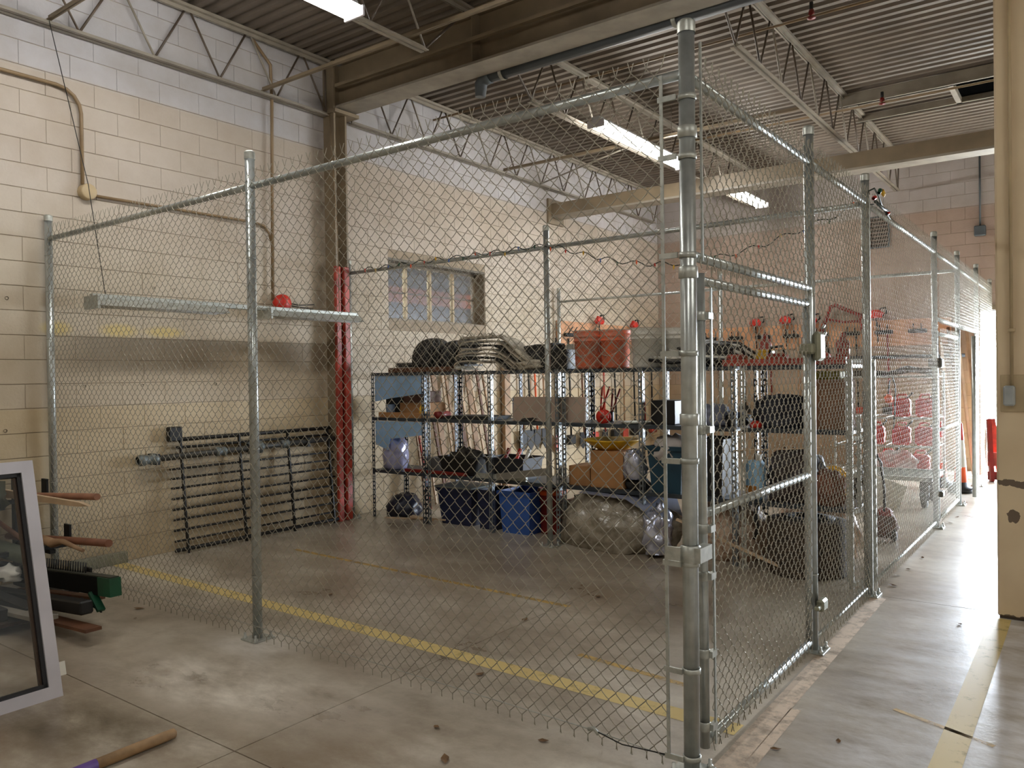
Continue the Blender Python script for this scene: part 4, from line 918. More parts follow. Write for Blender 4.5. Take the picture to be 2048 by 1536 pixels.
rb = thing('cord_reel', 'small round red cord reel on middle shelf edge', 'reel', (-2.40, 3.5, ZM))
part('reel_disc', MB().lathe([(0, -.03), (.066, -.03), (.066, -.022), (.03, -.02), (.03, .02), (.066, .022), (.066, .03), (0, .03)], (-2.40, 3.48, ZM+.067), 18, 'y'), REDP, rb)
part('reel_hub', MB().lathe([(0, -.036), (.02, -.036), (.02, .036), (0, .036)], (-2.40, 3.48, ZM+.067), 12, 'y'), MAROON, rb)
solo('box', MB().box(-1.96, -1.72, 3.58, 3.85, ZM, ZM+.22, .006), BLACK, 'black box on middle shelf behind the tall corner post', 'box')
solo('metal_pan', MB().lathe([(0, 0), (.13, 0), (.15, .02), (.145, .022), (.12, .005), (0, .005)], (-2.12, 3.6, ZM), 18), GALV2, 'flat metal pan on middle shelf right of red reel', 'pan')
for k, (x, l, m, nm) in enumerate(((-2.62, .34, REDP, 'red handled bolt cutter leaning back on middle shelf, left one'), (-2.5, .32, MAROON, 'dark red handled cutter leaning beside the other cutter'))):
    t = thing('bolt_cutter', nm, 'tool', (x, 3.8, ZM))
    part('handle', MB().tube([(x, 3.8, ZM+.08), (x-.03, 3.9, ZM+l)], .011, 6), m, t); part('handle', MB().tube([(x+.01, 3.8, ZM+.08), (x+.05, 3.9, ZM+l)], .011, 6), m, t); part('jaw', MB().box(x-.02, x+.03, 3.78, 3.81, ZM, ZM+.1, .006), BLACK, t)
roll_wave((-1.42, 3.62, ZM), (.22, .14, .2), 31, mat('grey_blue_cloth', (.48, .50, .57), .7), 'grey blue bag on the middle shelf seen through gate', 'bag', 'bag', .3, 2.5)
roll_wave((-1.2, 3.72, ZM), (.12, .16, .12), 33, DARK, 'dark cloth wad beside grey blue bag', 'rag', 'cloth', .3, 3)
roll_wave((-.78, 3.68, ZM), (.24, .2, .26), 35, mat('navy_cloth', (.13, .14, .18), .7), 'dark navy heap on rightmost middle shelf', 'cloth_heap', 'cloth', .35, 2.6)
solo('red_ball', MB().lathe([(0, 0), (.045, 0), (.05, .03), (.02, .06), (0, .06)], (-.95, 3.5, ZM), 14), REDP, 'small red ball in front of navy heap', 'ball')
solo('carton', MB().box(-.5, -.24, 3.5, 3.85, ZM, ZM+.40, .004), mat('brown_carton', (.50, .36, .26), .75), 'tall brown carton at right end of middle shelf', 'carton')
solo('yellow_tape', MB().box(-.52, -.30, 3.6, 3.8, ZM+.40, ZM+.47, .01), mat('olive_yellow', (.66, .62, .22), .6), 'olive yellow pack on top of tall brown carton', 'pack')
solo('thin_cane', MB().tube([(-1.12, 3.43, .98), (-.2, 3.45, 1.05)], .006, 6), WOODL, 'thin pale cane lying across rightmost shelving bay', 'cane')
# --- lower shelf goods
roll_wave((-5.30, 3.62, ZLo), (.16, .14, .42), 41, mat('lavender_film', (.62, .62, .74), .25, .1, .15, 14), 'shiny lavender plastic bag on leftmost low shelf', 'plastic_bag', 'bag', .22, 2.6)
solo('red_strip', MB().box(-5.0, -4.1, 3.46, 3.5, ZLo, ZLo+.035, .004), MAROON, 'red strip lying on low shelf front edge', 'strip')
solo('carton', MB().box(-4.78, -4.56+.0, 3.6, 3.8, ZLo+.002, ZLo+.16, .004), mat('grey_carton', (.42, .42, .43), .6), 'small grey carton beside a shelving post on low shelf', 'carton')
def bin_(x0, x1, y0, y1, z0, h_, m, label, nm='storage_bin', cat='bin', taper=.02, rim=.02, group=None):
    b = thing(nm, label, cat, ((x0+x1)/2, (y0+y1)/2, z0), group)
    part('bin_body', MB().open_box(x0, x1, y0, y1, z0, z0+h_, .006, taper, rim), m, b)
    part('rim_lip', MB().box(x0-.012, x1+.012, y0-.014, y0-.004, z0+h_-.012, z0+h_+.004), m, b); part('rim_lip', MB().box(x0-.012, x1+.012, y1+.004, y1+.014, z0+h_-.012, z0+h_+.004), m, b); return b
bin_(-4.50, -4.0, 3.5, 3.86, ZLo, .20, BLACK, 'left black bin of oddments on the low shelf')
roll_wave((-4.25, 3.68, ZLo+.05), (.2, .14, .24), 44, mat('oddments_dark', (.2, .18, .15), .6, .2, .5, 18), 'jumble of dark oddments inside the left black bin', 'oddments', 'oddments', .45, 4)
bin_(-3.86, -3.36, 3.5, 3.86, ZLo, .22, mat('slate_black', (.13, .14, .17), .5), 'right black bin of red oddments on the low shelf')
for k, (x, m) in enumerate(((-3.75, MAROON), (-3.6, REDP), (-3.48, WHITEP))):
    solo('hand_tool', MB().tube([(x, 3.6, ZLo+.03), (x+.05, 3.72, ZLo+.30)], .02, 8), m, ('dark red tool handle sticking from right black bin', 'bright red tool handle in the right black bin', 'white tool handle at right in right black bin')[k], 'tool')
solo('metal_tray', MB().open_box(-3.95, -3.30, 3.46, 3.49, ZLo, ZLo+.05, .004), GALV2, 'pale metal strip along low shelf below black bins', 'tray')
solo('long_board', MB().bar((-3.62, 3.40, .60), (-2.95, 3.40, .70), .02, .07), mat('grey_plank', (.52, .50, .46), .7), 'grey board sloping across low shelf front', 'board')
solo('carton', MB().box(-2.83+.02, -2.57, 3.5, 3.82, ZLo, ZLo+.19, .004), CARD, 'wide low cardboard carton on the low shelf', 'carton')
solo('carton', MB().box(-2.55, -2.2, 3.48, 3.8, ZLo, ZLo+.35, .004), CARD, 'taller cardboard carton on low shelf under yellow bowl', 'carton')
yt = thing('yellow_bowl', 'wide yellow plastic bowl resting above the cardboard carton', 'bowl', (-2.42, 3.66, ZLo+.36))
part('bowl_shell', MB().lathe([(0, 0), (.14, 0), (.27, .085), (.28, .10), (.262, .10), (.13, .012), (0, .01)], (-2.42, 3.68, ZLo+.352), 28), YELL, yt)
roll_wave((-2.10, 3.52, ZLo+.1), (.12, .07, .28), 46, FOIL, 'crinkled silver film bag by the cardboard carton', 'foil_bag', 'bag', .25, 4)
solo('black_pouch', MB().blob((-2.12, 3.6, ZLo), (.13, .1, .12), 47, .2, 3), DARK, 'dark pouch beneath the silver film bag', 'pouch')
tb = bin_(-1.94, -1.60, 3.46, 3.86, ZLo, .42, TEAL, 'tall dark teal bin behind tall corner post', taper=.03, rim=.03)
part('inner_liner', MB().blob((-1.77, 3.62, ZLo+.28), (.17, .18, .24), 49, .2, 3), mat('paper_pale', (.75, .72, .70), .6), tb)
bin_(-1.50, -1.24, 3.5, 3.85, ZLo, .50, BLACK, 'tall black bin on low shelf seen through gate', taper=.02)
bt = thing('blue_jug', 'pale blue translucent jug on low shelf seen through gate', 'jug', (-.98, 3.55, ZLo))
part('jug_body', MB().box(-1.05, -.90, 3.5, 3.62, ZLo, ZLo+.33, .03), SKYB, bt)
part('jug_cap', MB().lathe([(.025, 0), (.025, .05), (0, .05)], (-.95, 3.55, ZLo+.33), 12), WHITEP, bt)
part('jug_label', MB().box(-1.04, -.95, 3.496, 3.5, ZLo+.02, ZLo+.12), mat('amber_label', (.7, .45, .15), .6), bt)
roll_wave((-.66, 3.68, ZLo), (.24, .2, .42), 51, mat('mixed_dark', (.24, .20, .19), .6, 0, .6, 14, col2=(.08, .07, .08)), 'dark mixed heap at right end of low shelf', 'oddments', 'oddments', .35, 3.4)
roll_wave((-.42, 3.6, ZLo), (.16, .13, .28), 52, mat('rust_cloth', (.47, .30, .22), .7, 0, .3, 10), 'rust brown cloth at far right of low shelf', 'cloth_heap', 'cloth', .35, 3)
# --- on the floor under and before the shelves
roll_wave((-5.28, 3.74, 0), (.21, .22, .27), 61, mat('dark_blue_bag', (.10, .11, .18), .4, 0, .25, 9), 'dark blue sack on floor beneath leftmost bay', 'sack', 'sack', .2, 2.4)
nt_ = bin_(-4.60, -4.10, 3.56, 3.95, .0, .40, NAVY, 'navy blue lidded tub on the floor beneath shelving', 'tub', 'tub', .04, .03)
part('lid', MB().box(-4.62, -4.08, 3.53, 3.98, .406, .43, .008), mat('lid_grey', (.45, .47, .46), .5), nt_)
bin_(-3.70, -3.30, 3.52, 3.95, 0.0, .44, BLUE, 'bright blue crate on the floor behind inner fence', 'crate', 'crate', .03, .03)
bin_(-4.02, -3.76, 3.56, 3.92, 0, .42, NAVY, 'second navy tub pushed beside bright blue crate', 'tub', 'tub', .02, .02)
rbk = bucket(-3.22, 3.82, 0, MAROON, 'dark red bucket with orange rim on the floor', r=.14, h=.46, group='buckets on the floor')
part('orange_band', MB().lathe([(.143, .40), (.155, .41), (.155, .45), (.148, .45)], (-3.22, 3.82, 0), 24), ORANGE2, rbk)
bin_(-3.0+.02, -2.62, 3.9, 4.25, 0, .40, mat('dark_green_plastic', (.05, .17, .12), .45), 'dark green tub on floor right of red bucket', 'tub', 'tub', .03, .03)
for k, (x, y, a) in enumerate(((-5.1, 3.55, 20), (-4.9, 3.62, -15), (-4.75, 3.56, 5))):
    solo('lath', MB().box(x-.25, x+.25, y-.012, y+.012, .001+k*.016, .016+k*.016, R=rot('Z', a)), WOODL, ('bottom pale lath on floor beneath shelves', 'middle pale lath of the floor pile', 'topmost pale lath of the floor pile')[k], 'lath')
# big clear bag and companions
cb = thing('plastic_bag', 'big cloudy plastic bag of debris in front of shelves', 'bag', (-2.2, 3.6, 0))
part('bag_film', MB().blob((-2.36, 3.66, 0), (.62, .40, .54), 71, .10, 1.8, 5, -.45), CLEARBAG, cb)
part('grey_flap', MB().add([(-2.62, 3.36, .52), (-2.1, 3.34, .50), (-1.92, 3.36, .40), (-1.80, 3.40, .16), (-1.74, 3.85, .2), (-1.86, 3.9, .47), (-2.08, 3.9, .56), (-2.62, 3.9, .57)], [(0, 1, 6, 7), (1, 2, 5, 6), (2, 3, 4, 5)], True), GREYSHEET, cb)
part('shiny_side', MB().blob((-1.84, 3.45, .03), (.13, .17, .42), 73, .2, 3, 4), FOIL, cb)
roll_wave((-1.60, 4.12, 0), (.24, .25, .46), 74, WOVEN, 'pale woven sack slumped behind the cloudy bag', 'sack', 'sack', .22, 2.4)
roll_wave((-1.30, 3.80, .0), (.34, .28, .50), 75, WOVEN, 'pale woven sack pile seen through the gate, left part', 'sack', 'sack', .22, 2.6)
roll_wave((-.66, 4.22, .0), (.36, .24, .52), 76, WOVEN, 'pale woven sack behind dark coil, right part of pile', 'sack', 'sack', .2, 2.8)
solo('wood_strip', MB().bar((-1.62, 3.38, .36), (-.50, 3.33, .01), .03, .018), WOODL, 'pale wood strip leaning in front of woven sacks', 'wood strip')
ck = thing('dark_coil', 'big dark coarse matting coil on floor behind gate', 'matting coil', (-.6, 3.46, 0))
def coil(cx, cy, r, z0, z1, m):
    prof = []
    for k in range(10): prof += [(r+.006, z0+(z1-z0)*k/10+.004), (r, z0+(z1-z0)*(k+.5)/10)]
    return MB().lathe([(0, z0)]+prof+[(r, z1), (r*.7, z1+.01), (r*.65, z1-.02), (0, z1-.02)], (cx, cy, 0), 30)
part('coil_body', coil(-.57, 3.6, .31, 0, .43, BASKET), BASKET, ck)
part('coil_core', MB().lathe([(.2, .40), (.22, .45), (.1, .46), (.1, .4)], (-.57, 3.6, 0), 24), DARK, ck)
# hooked black chain/hanger under right bay
solo('tie_down_strap', MB().tube([(-.92, 3.42, .56), (-.93, 3.41, .45), (-.91, 3.40, .34), (-.94, 3.41, .26)], .018, 6), BLACK, 'black strap hanging from rightmost low shelf', 'strap')

# ------------------------------------------------------------------ lumber leaning on the left wall behind the shelves
lm = [WOOD, WOODL, WOODD, WOOD, WOODL, WOOD, WOODD, WOODL, WOOD, WOODL, WOODD, WOOD]
for k in range(12):
    y0 = 4.35+k*.135+random.uniform(-.02, .02); w = random.choice((.03, .04, .06, .085)); tilt = random.uniform(-.03, .06); hgt = random.uniform(1.62, 1.8)
    adj = ('reddish', 'pale', 'dark', 'tan', 'pale narrow', 'tan wide', 'dark brown', 'light', 'brown', 'straw pale', 'deep brown', 'tan')[k]
    solo('lumber', MB().bar((-5.42+random.uniform(-.04, .04), y0, 0.01), (-5.745, y0+tilt, hgt), w, .022), lm[k], f'{adj} board leaning on left wall behind shelves, {("first","second","third","fourth","fifth","sixth","seventh","eighth","ninth","tenth","eleventh","twelfth")[k]} from the column', 'board', 'boards leaning on the left wall')
solo('rake_handle', MB().tube([(-5.3, 4.22, 0), (-5.72, 4.3, 1.66)], .014, 8), RED, 'red pole leaning on left wall, nearest of the leaning lumber', 'pole')
solo('post_board', MB().box(-5.74, -5.68, 6.28, 6.42, 0, 2.12, .004), WOOD, 'tall wooden post against left wall past the window', 'post')
for k, (y, m, hh) in enumerate(((6.75, WOODD, 1.95), (6.95, DARK, 1.8), (7.12, ORANGE2, 1.85), (7.35, WOOD, 1.9))):
    t = thing('shovel', ('dark wooden shovel hung blade down past window', 'black shovel second past the window', 'orange handled shovel past the window', 'plain wooden shovel farthest past the window')[k], 'shovel', (-5.7, y, .4), 'long tools on the left wall')
    part('shaft', MB().tube([(-5.73, y, hh), (-5.70, y+.02, .78)], .016, 8), m, t)
    part('blade', MB().prism([(-.1, 0), (.1, 0), (.09, -.22), (0, -.32), (-.09, -.22)], (-5.71, y+.02, .80), (0, 1, 0), (0, 0, 1), (.012, 0, 0)), BLACK, t)
lt_m = (BLACK, DARK, WOODD, BLACK, RED, BLACK, WOOD, DARK, MAROON, BLACK)
for k in range(10):
    y = 7.75+.38*k
    t = thing('long_tool', ('nearest', 'second', 'third', 'fourth', 'fifth', 'sixth', 'seventh', 'eighth', 'ninth', 'farthest')[k]+' long handled tool hung under left wall tool board', 'tool', (-5.7, y, .5), 'long tools on the left wall')
    part('shaft', MB().tube([(-5.73, y, 2.25), (-5.70, y+.04*(k % 3-1), .62)], .017, 8), lt_m[k], t)
    part('tool_head', MB().box(-5.76, -5.66, y-.10, y+.10, .48, .64, .02) if k % 2 else MB().prism([(-.09, 0), (.09, 0), (.1, -.2), (0, -.28), (-.1, -.2)], (-5.71, y, .66), (0, 1, 0), (0, 0, 1), (.014, 0, 0)), BLACK if k % 3 else RED, t)
# ------------------------------------------------------------------ tool boards on left and back wall
pb = thing('tool_board', 'peach coloured tool board on left wall past the window', 'tool board', (-5.75, 9.5, 2.1))
part('board', MB().box(-5.775, -5.75, 7.82, 11.55, 2.14, 2.54, .004), PEACH, pb)
for k in range(4):
    y = 8.0+.75*k; cl = part('hanger_clip', MB().box(-5.75, -5.69, y, y+.28, 2.28, 2.34, .01), BLACK, pb)
    for s_ in (.06, .2): part('clip_arm', MB().tube([(-5.70, y+s_, 2.31), (-5.64, y+s_+.07, 2.44)], .010, 6), BLACK, cl)
pb2 = thing('tool_board', 'long peach coloured tool board on back wall behind fences', 'tool board', (-2.6, 11.6, 2.1))
part('board', MB().box(-5.7, -.55, 11.595, 11.618, 2.06, 2.50, .004), PEACH, pb2)
for k in range(9):
    x = -5.2+.52*k; cl = part('hanger_clip', MB().box(x-.14, x+.14, 11.54, 11.595, 2.26, 2.33, .012), BLACK, pb2)
    for s_ in (-.06, .06): part('clip_arm', MB().tube([(x+s_, 11.55, 2.3), (x+s_, 11.53, 2.42)], .010, 6), BLACK, cl)
part('back_rail', MB().tube([(-2.6, 11.56, 1.87), (-.35, 11.56, 1.87)], .03, 10), SHELFM, pb2)
def hung_tool(x, y, z, label, m=REDP, wall='back'):
    t = thing('hung_trimmer', label, 'power tool', (x, y, z), 'red power tools hung along the tool boards')
    part('motor_body', MB().blob((x, y, z), (.11, .06, .14), int(abs(x*10+y)), .25, 3), m, t)
    part('black_grip', MB().tube([(x+.08, y, z+.02), (x+.16, y, z+.08), (x+.15, y, z+.17), (x+.05, y, z+.15)], .016, 8), BLACK, t)
    part('shaft', MB().tube([(x, y, z+.02), (x+.02, y+.01, z-.42)], .012, 8), BLACK, t)
    return t
ht = hung_tool(-3.75, 11.50, 2.50, 'red trimmer hung on back wall, leftmost seen through gate')
copy_thing(ht, (-3.2, 11.50, 2.52), 'red trimmer hung on back wall, second through gate'); copy_thing(ht, (-2.75, 11.50, 2.50), 'red trimmer hung on back wall, beside the gate latch post')
copy_thing(ht, (-1.66, 11.50, 2.54), 'red trimmer hung on back wall right of third aisle post')
copy_thing(ht, (-5.64, 9.0, 2.52), 'red trimmer hung above left wall tool board, over orange buckets', rotz=PI/2); copy_thing(ht, (-5.64, 10.3, 2.50), 'dark trimmer hung above left wall tool board, over white bucket', rotz=PI/2)
rf_ = thing('red_tube_frame', 'bent dark red tube frame hung on back wall', 'frame', (-2.3, 11.45, 2.2))
part('tube', MB().tube([(-2.62, 11.5, 2.2), (-2.40, 11.5, 2.78), (-2.33, 11.5, 2.80), (-1.92, 11.5, 2.60), (-1.88, 11.5, 2.3)], .035, 8), MAROON, rf_)
part('tube', MB().tube([(-2.48, 11.5, 2.56), (-2.2, 11.5, 2.5), (-1.9, 11.5, 2.5)], .022, 8), MAROON, rf_)
# hung long tools on back wall under the boards
for k in range(8):
    x = -5.0+.5*k
    t = thing('long_tool', ('leftmost', 'second', 'third', 'fourth', 'fifth', 'sixth', 'seventh', 'rightmost')[k]+' long handled tool hung below back wall tool board', 'tool', (x, 11.55, 1.0), 'long tools on the back wall')
    part('shaft', MB().tube([(x, 11.55, 2.25), (x+.03, 11.55, 1.0)], .015, 8), (WOOD, WOODD, BLACK, MAROON)[k % 4], t)
    part('tool_head', MB().box(x-.09, x+.12, 11.53, 11.57, .88, 1.02, .015), BLACK if k % 3 else RED, t)
# shelves with red cans in the far pen
wr = thing('wire_rack', 'grey wire rack with red fuel cans in the far pen', 'rack', (-.95, 8.9, 0))
for (x, y) in ((-1.6, 8.55), (-.35, 8.55), (-1.6, 9.3), (-.35, 9.3)): part('rack_post', MB().tube([(x, y, 0), (x, y, 1.62)], .016, 8), GALV, wr)
for z in (1.55, 1.0, .62, .25):
    for y in (8.55, 9.3): part('rack_rail', MB().tube([(-1.6, y, z), (-.35, y, z)], .012, 6), GALV2, wr)
    for k in range(7): part('rack_slat', MB().tube([(-1.6+k*.208, 8.55, z), (-1.6+k*.208, 9.3, z)], .007, 5), GALV2, wr)
def fuel_can(x, y, z, m=REDP):
    c = thing('fuel_can', 'fuel can', 'fuel can', (x, y, z), 'red fuel cans on the wire rack')
    part('can_body', MB().box(x-.11, x+.11, y-.08, y+.08, z+.012, z+.26, .03), m, c)
    part('can_handle', MB().tube([(x-.07, y, z+.25), (x-.05, y, z+.31), (x+.05, y, z+.31), (x+.07, y, z+.25)], .014, 6), m, c)
    part('can_spout', MB().tube([(x+.06, y-.02, z+.25), (x+.14, y-.03, z+.34)], .014, 8), BLACK, c); return c
fc = fuel_can(-.78, 8.75, 1.0); fc['label'] = 'red fuel can on wire rack upper level, left one'
for (p, l) in (((-.50, 8.78, 1.0), 'red fuel can on wire rack upper level, right one'), ((-1.1, 8.72, .62), 'red fuel can on wire rack middle level, leftmost'), ((-.78, 8.72, .62), 'red fuel can on wire rack middle level, centre'), ((-.5, 8.72, .62), 'red fuel can on wire rack middle level, rightmost'), ((-.95, 8.72, .25), 'red fuel can on wire rack bottom level, left one'), ((-.55, 8.72, .25), 'red fuel can on wire rack bottom level, right one')): copy_thing(fc, p, l)
roll_wave((-.85, 8.62, .262), (.3, .14, .3), 81, mat('white_red_film', (.88, .84, .84), .35, 0, .1, 6, col2=(.80, .35, .28), amt=.45), 'white and red plastic bag on the wire rack', 'plastic_bag', 'bag', .25, 2.6)
bx = thing('branch_bundle', 'dark twisted branches lying on top of wire rack', 'branches', (-1.0, 8.9, 1.56))
for k in range(6):
    q = [(-1.65, 8.6+.09*k, 1.575+.02*(k % 3)), (-1.25, 8.62+.09*k, 1.60+.04*math.sin(k*2)), (-.95, 8.58+.09*k, 1.59), (-.7, 8.6+.08*k, 1.66+.03*math.sin(k)), (-.38, 8.6+.09*k, 1.60+.05*math.cos(k))]
    part('branch', MB().tube(q, [.03, .026, .024, .02, .012], 6), mat('bark_dark', (.20, .17, .14), .8), bx)
# flatbed cart
fc2 = thing('flatbed_cart', 'low flatbed cart with wire mesh deck beyond the fence', 'cart', (-.62, 7.6, 0))
part('deck_rim', MB().box(-1.15, -.2, 7.25, 7.29, .33, .38).box(-1.15, -.2, 8.1, 8.14, .33, .38).box(-1.15, -1.11, 7.25, 8.14, .33, .38).box(-.24, -.2, 7.25, 8.14, .33, .38), GALV2, fc2)
for k in range(9): part('deck_slat', MB().box(-1.12, -.22, 7.33+k*.09, 7.345+k*.09, .345, .36), GALV2, fc2)
for (x, y) in ((-1.05, 7.4), (-.3, 7.4), (-1.05, 8.0), (-.3, 8.0)): part('wheel', MB().lathe([(0, -.03), (.09, -.03), (.1, 0), (.09, .03), (0, .03)], (x, y, .10), 18, 'x'), BLACK, fc2)
for (x, y) in ((-1.05, 7.4), (-.3, 7.4), (-1.05, 8.0), (-.3, 8.0)): part('axle_bracket', MB().box(x-.05, x+.05, y-.02, y+.02, .09, .34), DARK, fc2)
solo('white_panel', MB().box(-.85, -.48, 7.14, 7.16, .03, .34, .004, R=rot('Y', 18)), WHITEP, 'white panel leaning on flatbed cart side', 'panel')
# yellow hose reel
hr = thing('hose_reel', 'yellow hose reel standing on the floor past shelving', 'hose reel', (-.86, 5.5, .2))
hp = []
for k in range(110):
    a = k*2*PI/18; rr = .11+.0008*k; hp.append((-.86+rr*math.cos(a)*.85, 5.5+(k % 37)*.003, .46+rr*math.sin(a)))
part('hose', MB().tube(hp, .016, 6), YELL, hr)
part('reel_stand', MB().tube([(-1.0, 5.44, .0), (-.86, 5.46, .46), (-.72, 5.44, .0)], .014, 8).tube([(-1.0, 5.66, .0), (-.86, 5.64, .46), (-.72, 5.66, .0)], .014, 8), BLACK, hr)
# edger / tiller
ed = thing('lawn_edger', 'small rusty engine edger with upright handles inside fence', 'edger', (-.32, 5.2, 0))
part('engine_block', MB().blob((-.32, 5.22, .04), (.13, .14, .24), 91, .25, 3), mat('rusty_engine', (.40, .26, .20), .7, .2, .3, 18), ed)
part('fuel_tank', MB().blob((-.30, 5.2, .24), (.07, .07, .08), 92, .1, 2), MAROON, ed)
for s_ in (-.09, .09): part('handle', MB().tube([(-.34+s_*.4, 5.2, .2), (-.36+s_, 5.05, .5), (-.37+s_, 4.95, .78), (-.40+s_, 4.9, .86)], .012, 8), BLACK, ed)
for s_ in (-.1, .1): part('wheel', MB().lathe([(0, -.02), (.07, -.02), (.075, 0), (.07, .02), (0, .02)], (-.32+s_, 5.22, .075), 16, 'x'), BLACK, ed)
ol = thing('work_light', 'orange work lamp hanging on a black cord in far pen', 'lamp', (-.75, 7.75, 1.2))
part('lamp_body', MB().lathe([(0, -.05), (.04, -.04), (.05, .02), (.02, .06), (0, .06)], (-.75, 7.74, 1.28), 14), ORANGE2, ol)
part('cord', MB().tube([(-.75, 7.74, 1.34), (-.74, 7.74, 1.5), (-.70, 7.74, 1.55), (-.67, 7.74, 1.45), (-.68, 7.74, 1.1), (-.7, 7.74, .9)], .009, 6), BLACK, ol)
# delineators and lumber by the doorway
def delineator(x, y, label, h_=.92):
    t = thing('delineator', label, 'traffic cone', (x, y, 0), 'orange and white delineators')
    part('black_base', MB().lathe([(0, 0), (.155, 0), (.16, .03), (.15, .07), (.10, .085), (.09, .14), (0, .14)], (x, y, 0), 20), BLACK, t)
    zs = [.10, .34, .34, .52, .52, .70, .70, h_]
    for i in range(4):
        z0, z1 = zs[2*i], zs[2*i+1]; r0, r1 = .095-.07*z0/h_, .095-.07*z1/h_
        part('cone_band', MB().lathe([(r0, z0), (r1, z1)] + ([(0, z1)] if i == 3 else []), (x, y, 0), 18), (ORANGE2, WHITEP, ORANGE2, REDP)[i] if i != 2 else WHITEP, t)
    return t
delineator(-.115, 9.0, 'orange and white delineator with black base in open gateway')
delineator(-.42, 9.45, 'second orange delineator behind the first, half hidden')
for k in range(5):
    x = -.70+.13*k
    solo('lumber', MB().bar((x+.32-.03*k, 10.95, 0.02), (x-.02, 11.55, 2.25+.08*(k % 2)), .038, .038), (WOODL, WOODD, WOODL, WOOD, WOODL)[k], ('first', 'second', 'third', 'fourth', 'fifth')[k]+' from the left of boards leaning at back wall by doorway', 'board', 'boards leaning by the doorway')
rbar = thing('red_barricade', 'red slanted barricade with white face standing by doorway', 'barricade', (.12, 10.4, 0))
part('slanted_leg', MB().bar((.12, 10.35, .0), (.07, 10.5, .9), .05, .10), MAROON, rbar)
part('slanted_leg', MB().bar((.22, 10.62, .0), (.09, 10.6, .9), .05, .10), RED, rbar)
part('crossboard', MB().box(.06, .6, 10.40, 10.44, .22, .42, .004), RED, rbar)
part('crossboard', MB().box(.06, .6, 10.40, 10.44, .02, .14, .004), MAROON, rbar)

# ------------------------------------------------------------------ black rack leaning at the left wall
gr = thing('metal_gate_panel', 'black steel bar panel leaning on left wall below pipe run', 'metal panel', (-5.7, 2.1, 0))
def lean(z): return -5.60-.11*(z/1.1)
for k, z in enumerate((.04, .125, .225, .325, .42, .52, .62, .71, .80, 1.0, 1.075)):
    part('rail_bar', MB().tube([(lean(z), 1.02 if k < 9 else 1.1, z), (lean(z), 3.0, z)], .020 if k in (0, 10) else (.011 if k < 9 else .014), 6), BLACK, gr)
for y in (1.14, 1.78, 2.38, 2.93): part('upright_bar', MB().bar((lean(0)+.012, y, .0), (lean(1.09)+.012, y, 1.09), .03, .016, up=(0, 1, 0)), BLACK, gr)
part('corner_lug', MB().box(-5.74, -5.68, 1.02, 1.16, 1.06, 1.20, .01), BLACK, gr)
pr = thing('pipe_valves', 'grey pipe with couplings lying across the black bar panel', 'pipe', (-5.66, 2.0, .95))
part('pipe_run', MB().tube([(-5.665, .90, .915), (-5.665, 3.0, .955)], .030, 10), mat('dirty_pipe', (.27, .27, .26), .5, .3), pr)
for (y, r, l) in ((.80, .052, .10), (1.55, .045, .06), (1.95, .065, .09), (2.32, .045, .05)):
    part('coupling', MB().lathe([(r*.7, -l), (r, -l*.8), (r, -l*.3), (r*.82, -l*.25), (r*.82, l*.25), (r, l*.3), (r, l*.8), (r*.7, l)], (-5.665, y, .915+(y-.9)*.019), 14, 'y'), mat('coupling_grey', (.43, .46, .46), .45, .3), pr)
part('bracket', MB().box(-5.775, -5.63, .86, .90, .86, .96).box(-5.775, -5.63, 2.60, 2.64, .89, .99), BLACK, pr)

# floor edge trim at the left wall: dark grime strip with a flat galvanized offcut
solo('metal_offcut', MB().box(-5.76, -5.70, .12, .62, .0, .10, .004), mat('dull_zinc', (.55, .55, .48), .5, .3), 'dull zinc strip at the foot of left wall by end post', 'metal strip')

# ------------------------------------------------------------------ lumber rack and white window sash at the left front
lr = thing('lumber_rack', 'black steel cantilever lumber rack at left, loaded with pipes', 'rack', (-5.3, -.25, 0))
for (x, zz) in ((-5.50, .86), (-5.12, .53), (-4.80, .235)):
    part('arm_stop', MB().box(x-.045, x+.045, -.165, -.145, zz-.17, zz, .003), BLACK, lr)
    part('rack_arm', MB().bar((x, -.16, zz-.155), (x, -.85, zz-.155), .05, .03), BLACK, lr)
for (x, zz) in ((-5.50, .86), (-5.12, .53), (-4.80, .235)): part('carrier_bar', MB().bar((-5.72, -.28, zz-.19), (x+.03, -.28, zz-.19), .04, .03), BLACK, lr)
for y in (-.82, -.28): part('foot_bar', MB().box(-5.7, -4.75, y-.03, y+.03, 0, .05), BLACK, lr)
for y in (-.82, -.28): part('back_upright', MB().box(-5.74, -5.68, y-.03, y+.03, 0, .95), BLACK, lr)
solo('pole', MB().tube([(-5.74, -.36, .735), (-4.23, -.35, .84)], .024, 10), mat('rust_tan_pole', (.58, .40, .30), .6), 'rusty tan pole on top arm of lumber rack', 'pole')
bd = thing('shaped_board', 'pale board with scooped end below rusty pole on rack', 'board', (-5, -.42, .77))
part('board', MB().prism([(-.9, 0), (.52, .04), (.66, .045), (.80, .06), (.66, .075), (-.9, .068)], (-4.95, -.45, .735), (1, 0, 0), (0, 0, 1), (0, .03, 0)), WOODL, bd)
solo('pole', MB().tube([(-5.74, -.34, .40), (-4.10, -.34, .53)], .027, 10), mat('rust_brown_pole', (.50, .32, .23), .6), 'rusty brown pipe on the middle arm of rack', 'pole')
solo('branch', MB().tube([(-5.1, -.42, .49), (-4.75, -.42, .47), (-4.6, -.42, .50), (-4.3, -.42, .47)], [.03, .035, .02, .012], 7), WOOD, 'knobbly tan stick just under the rusty brown pipe', 'stick')
solo('cloth_wrap', MB().box(-5.12, -4.92, -.46, -.40, .18, .44, .015), mat('dark_teal_cloth', (.13, .18, .17), .7), 'dark teal panel standing in the lumber rack', 'panel')
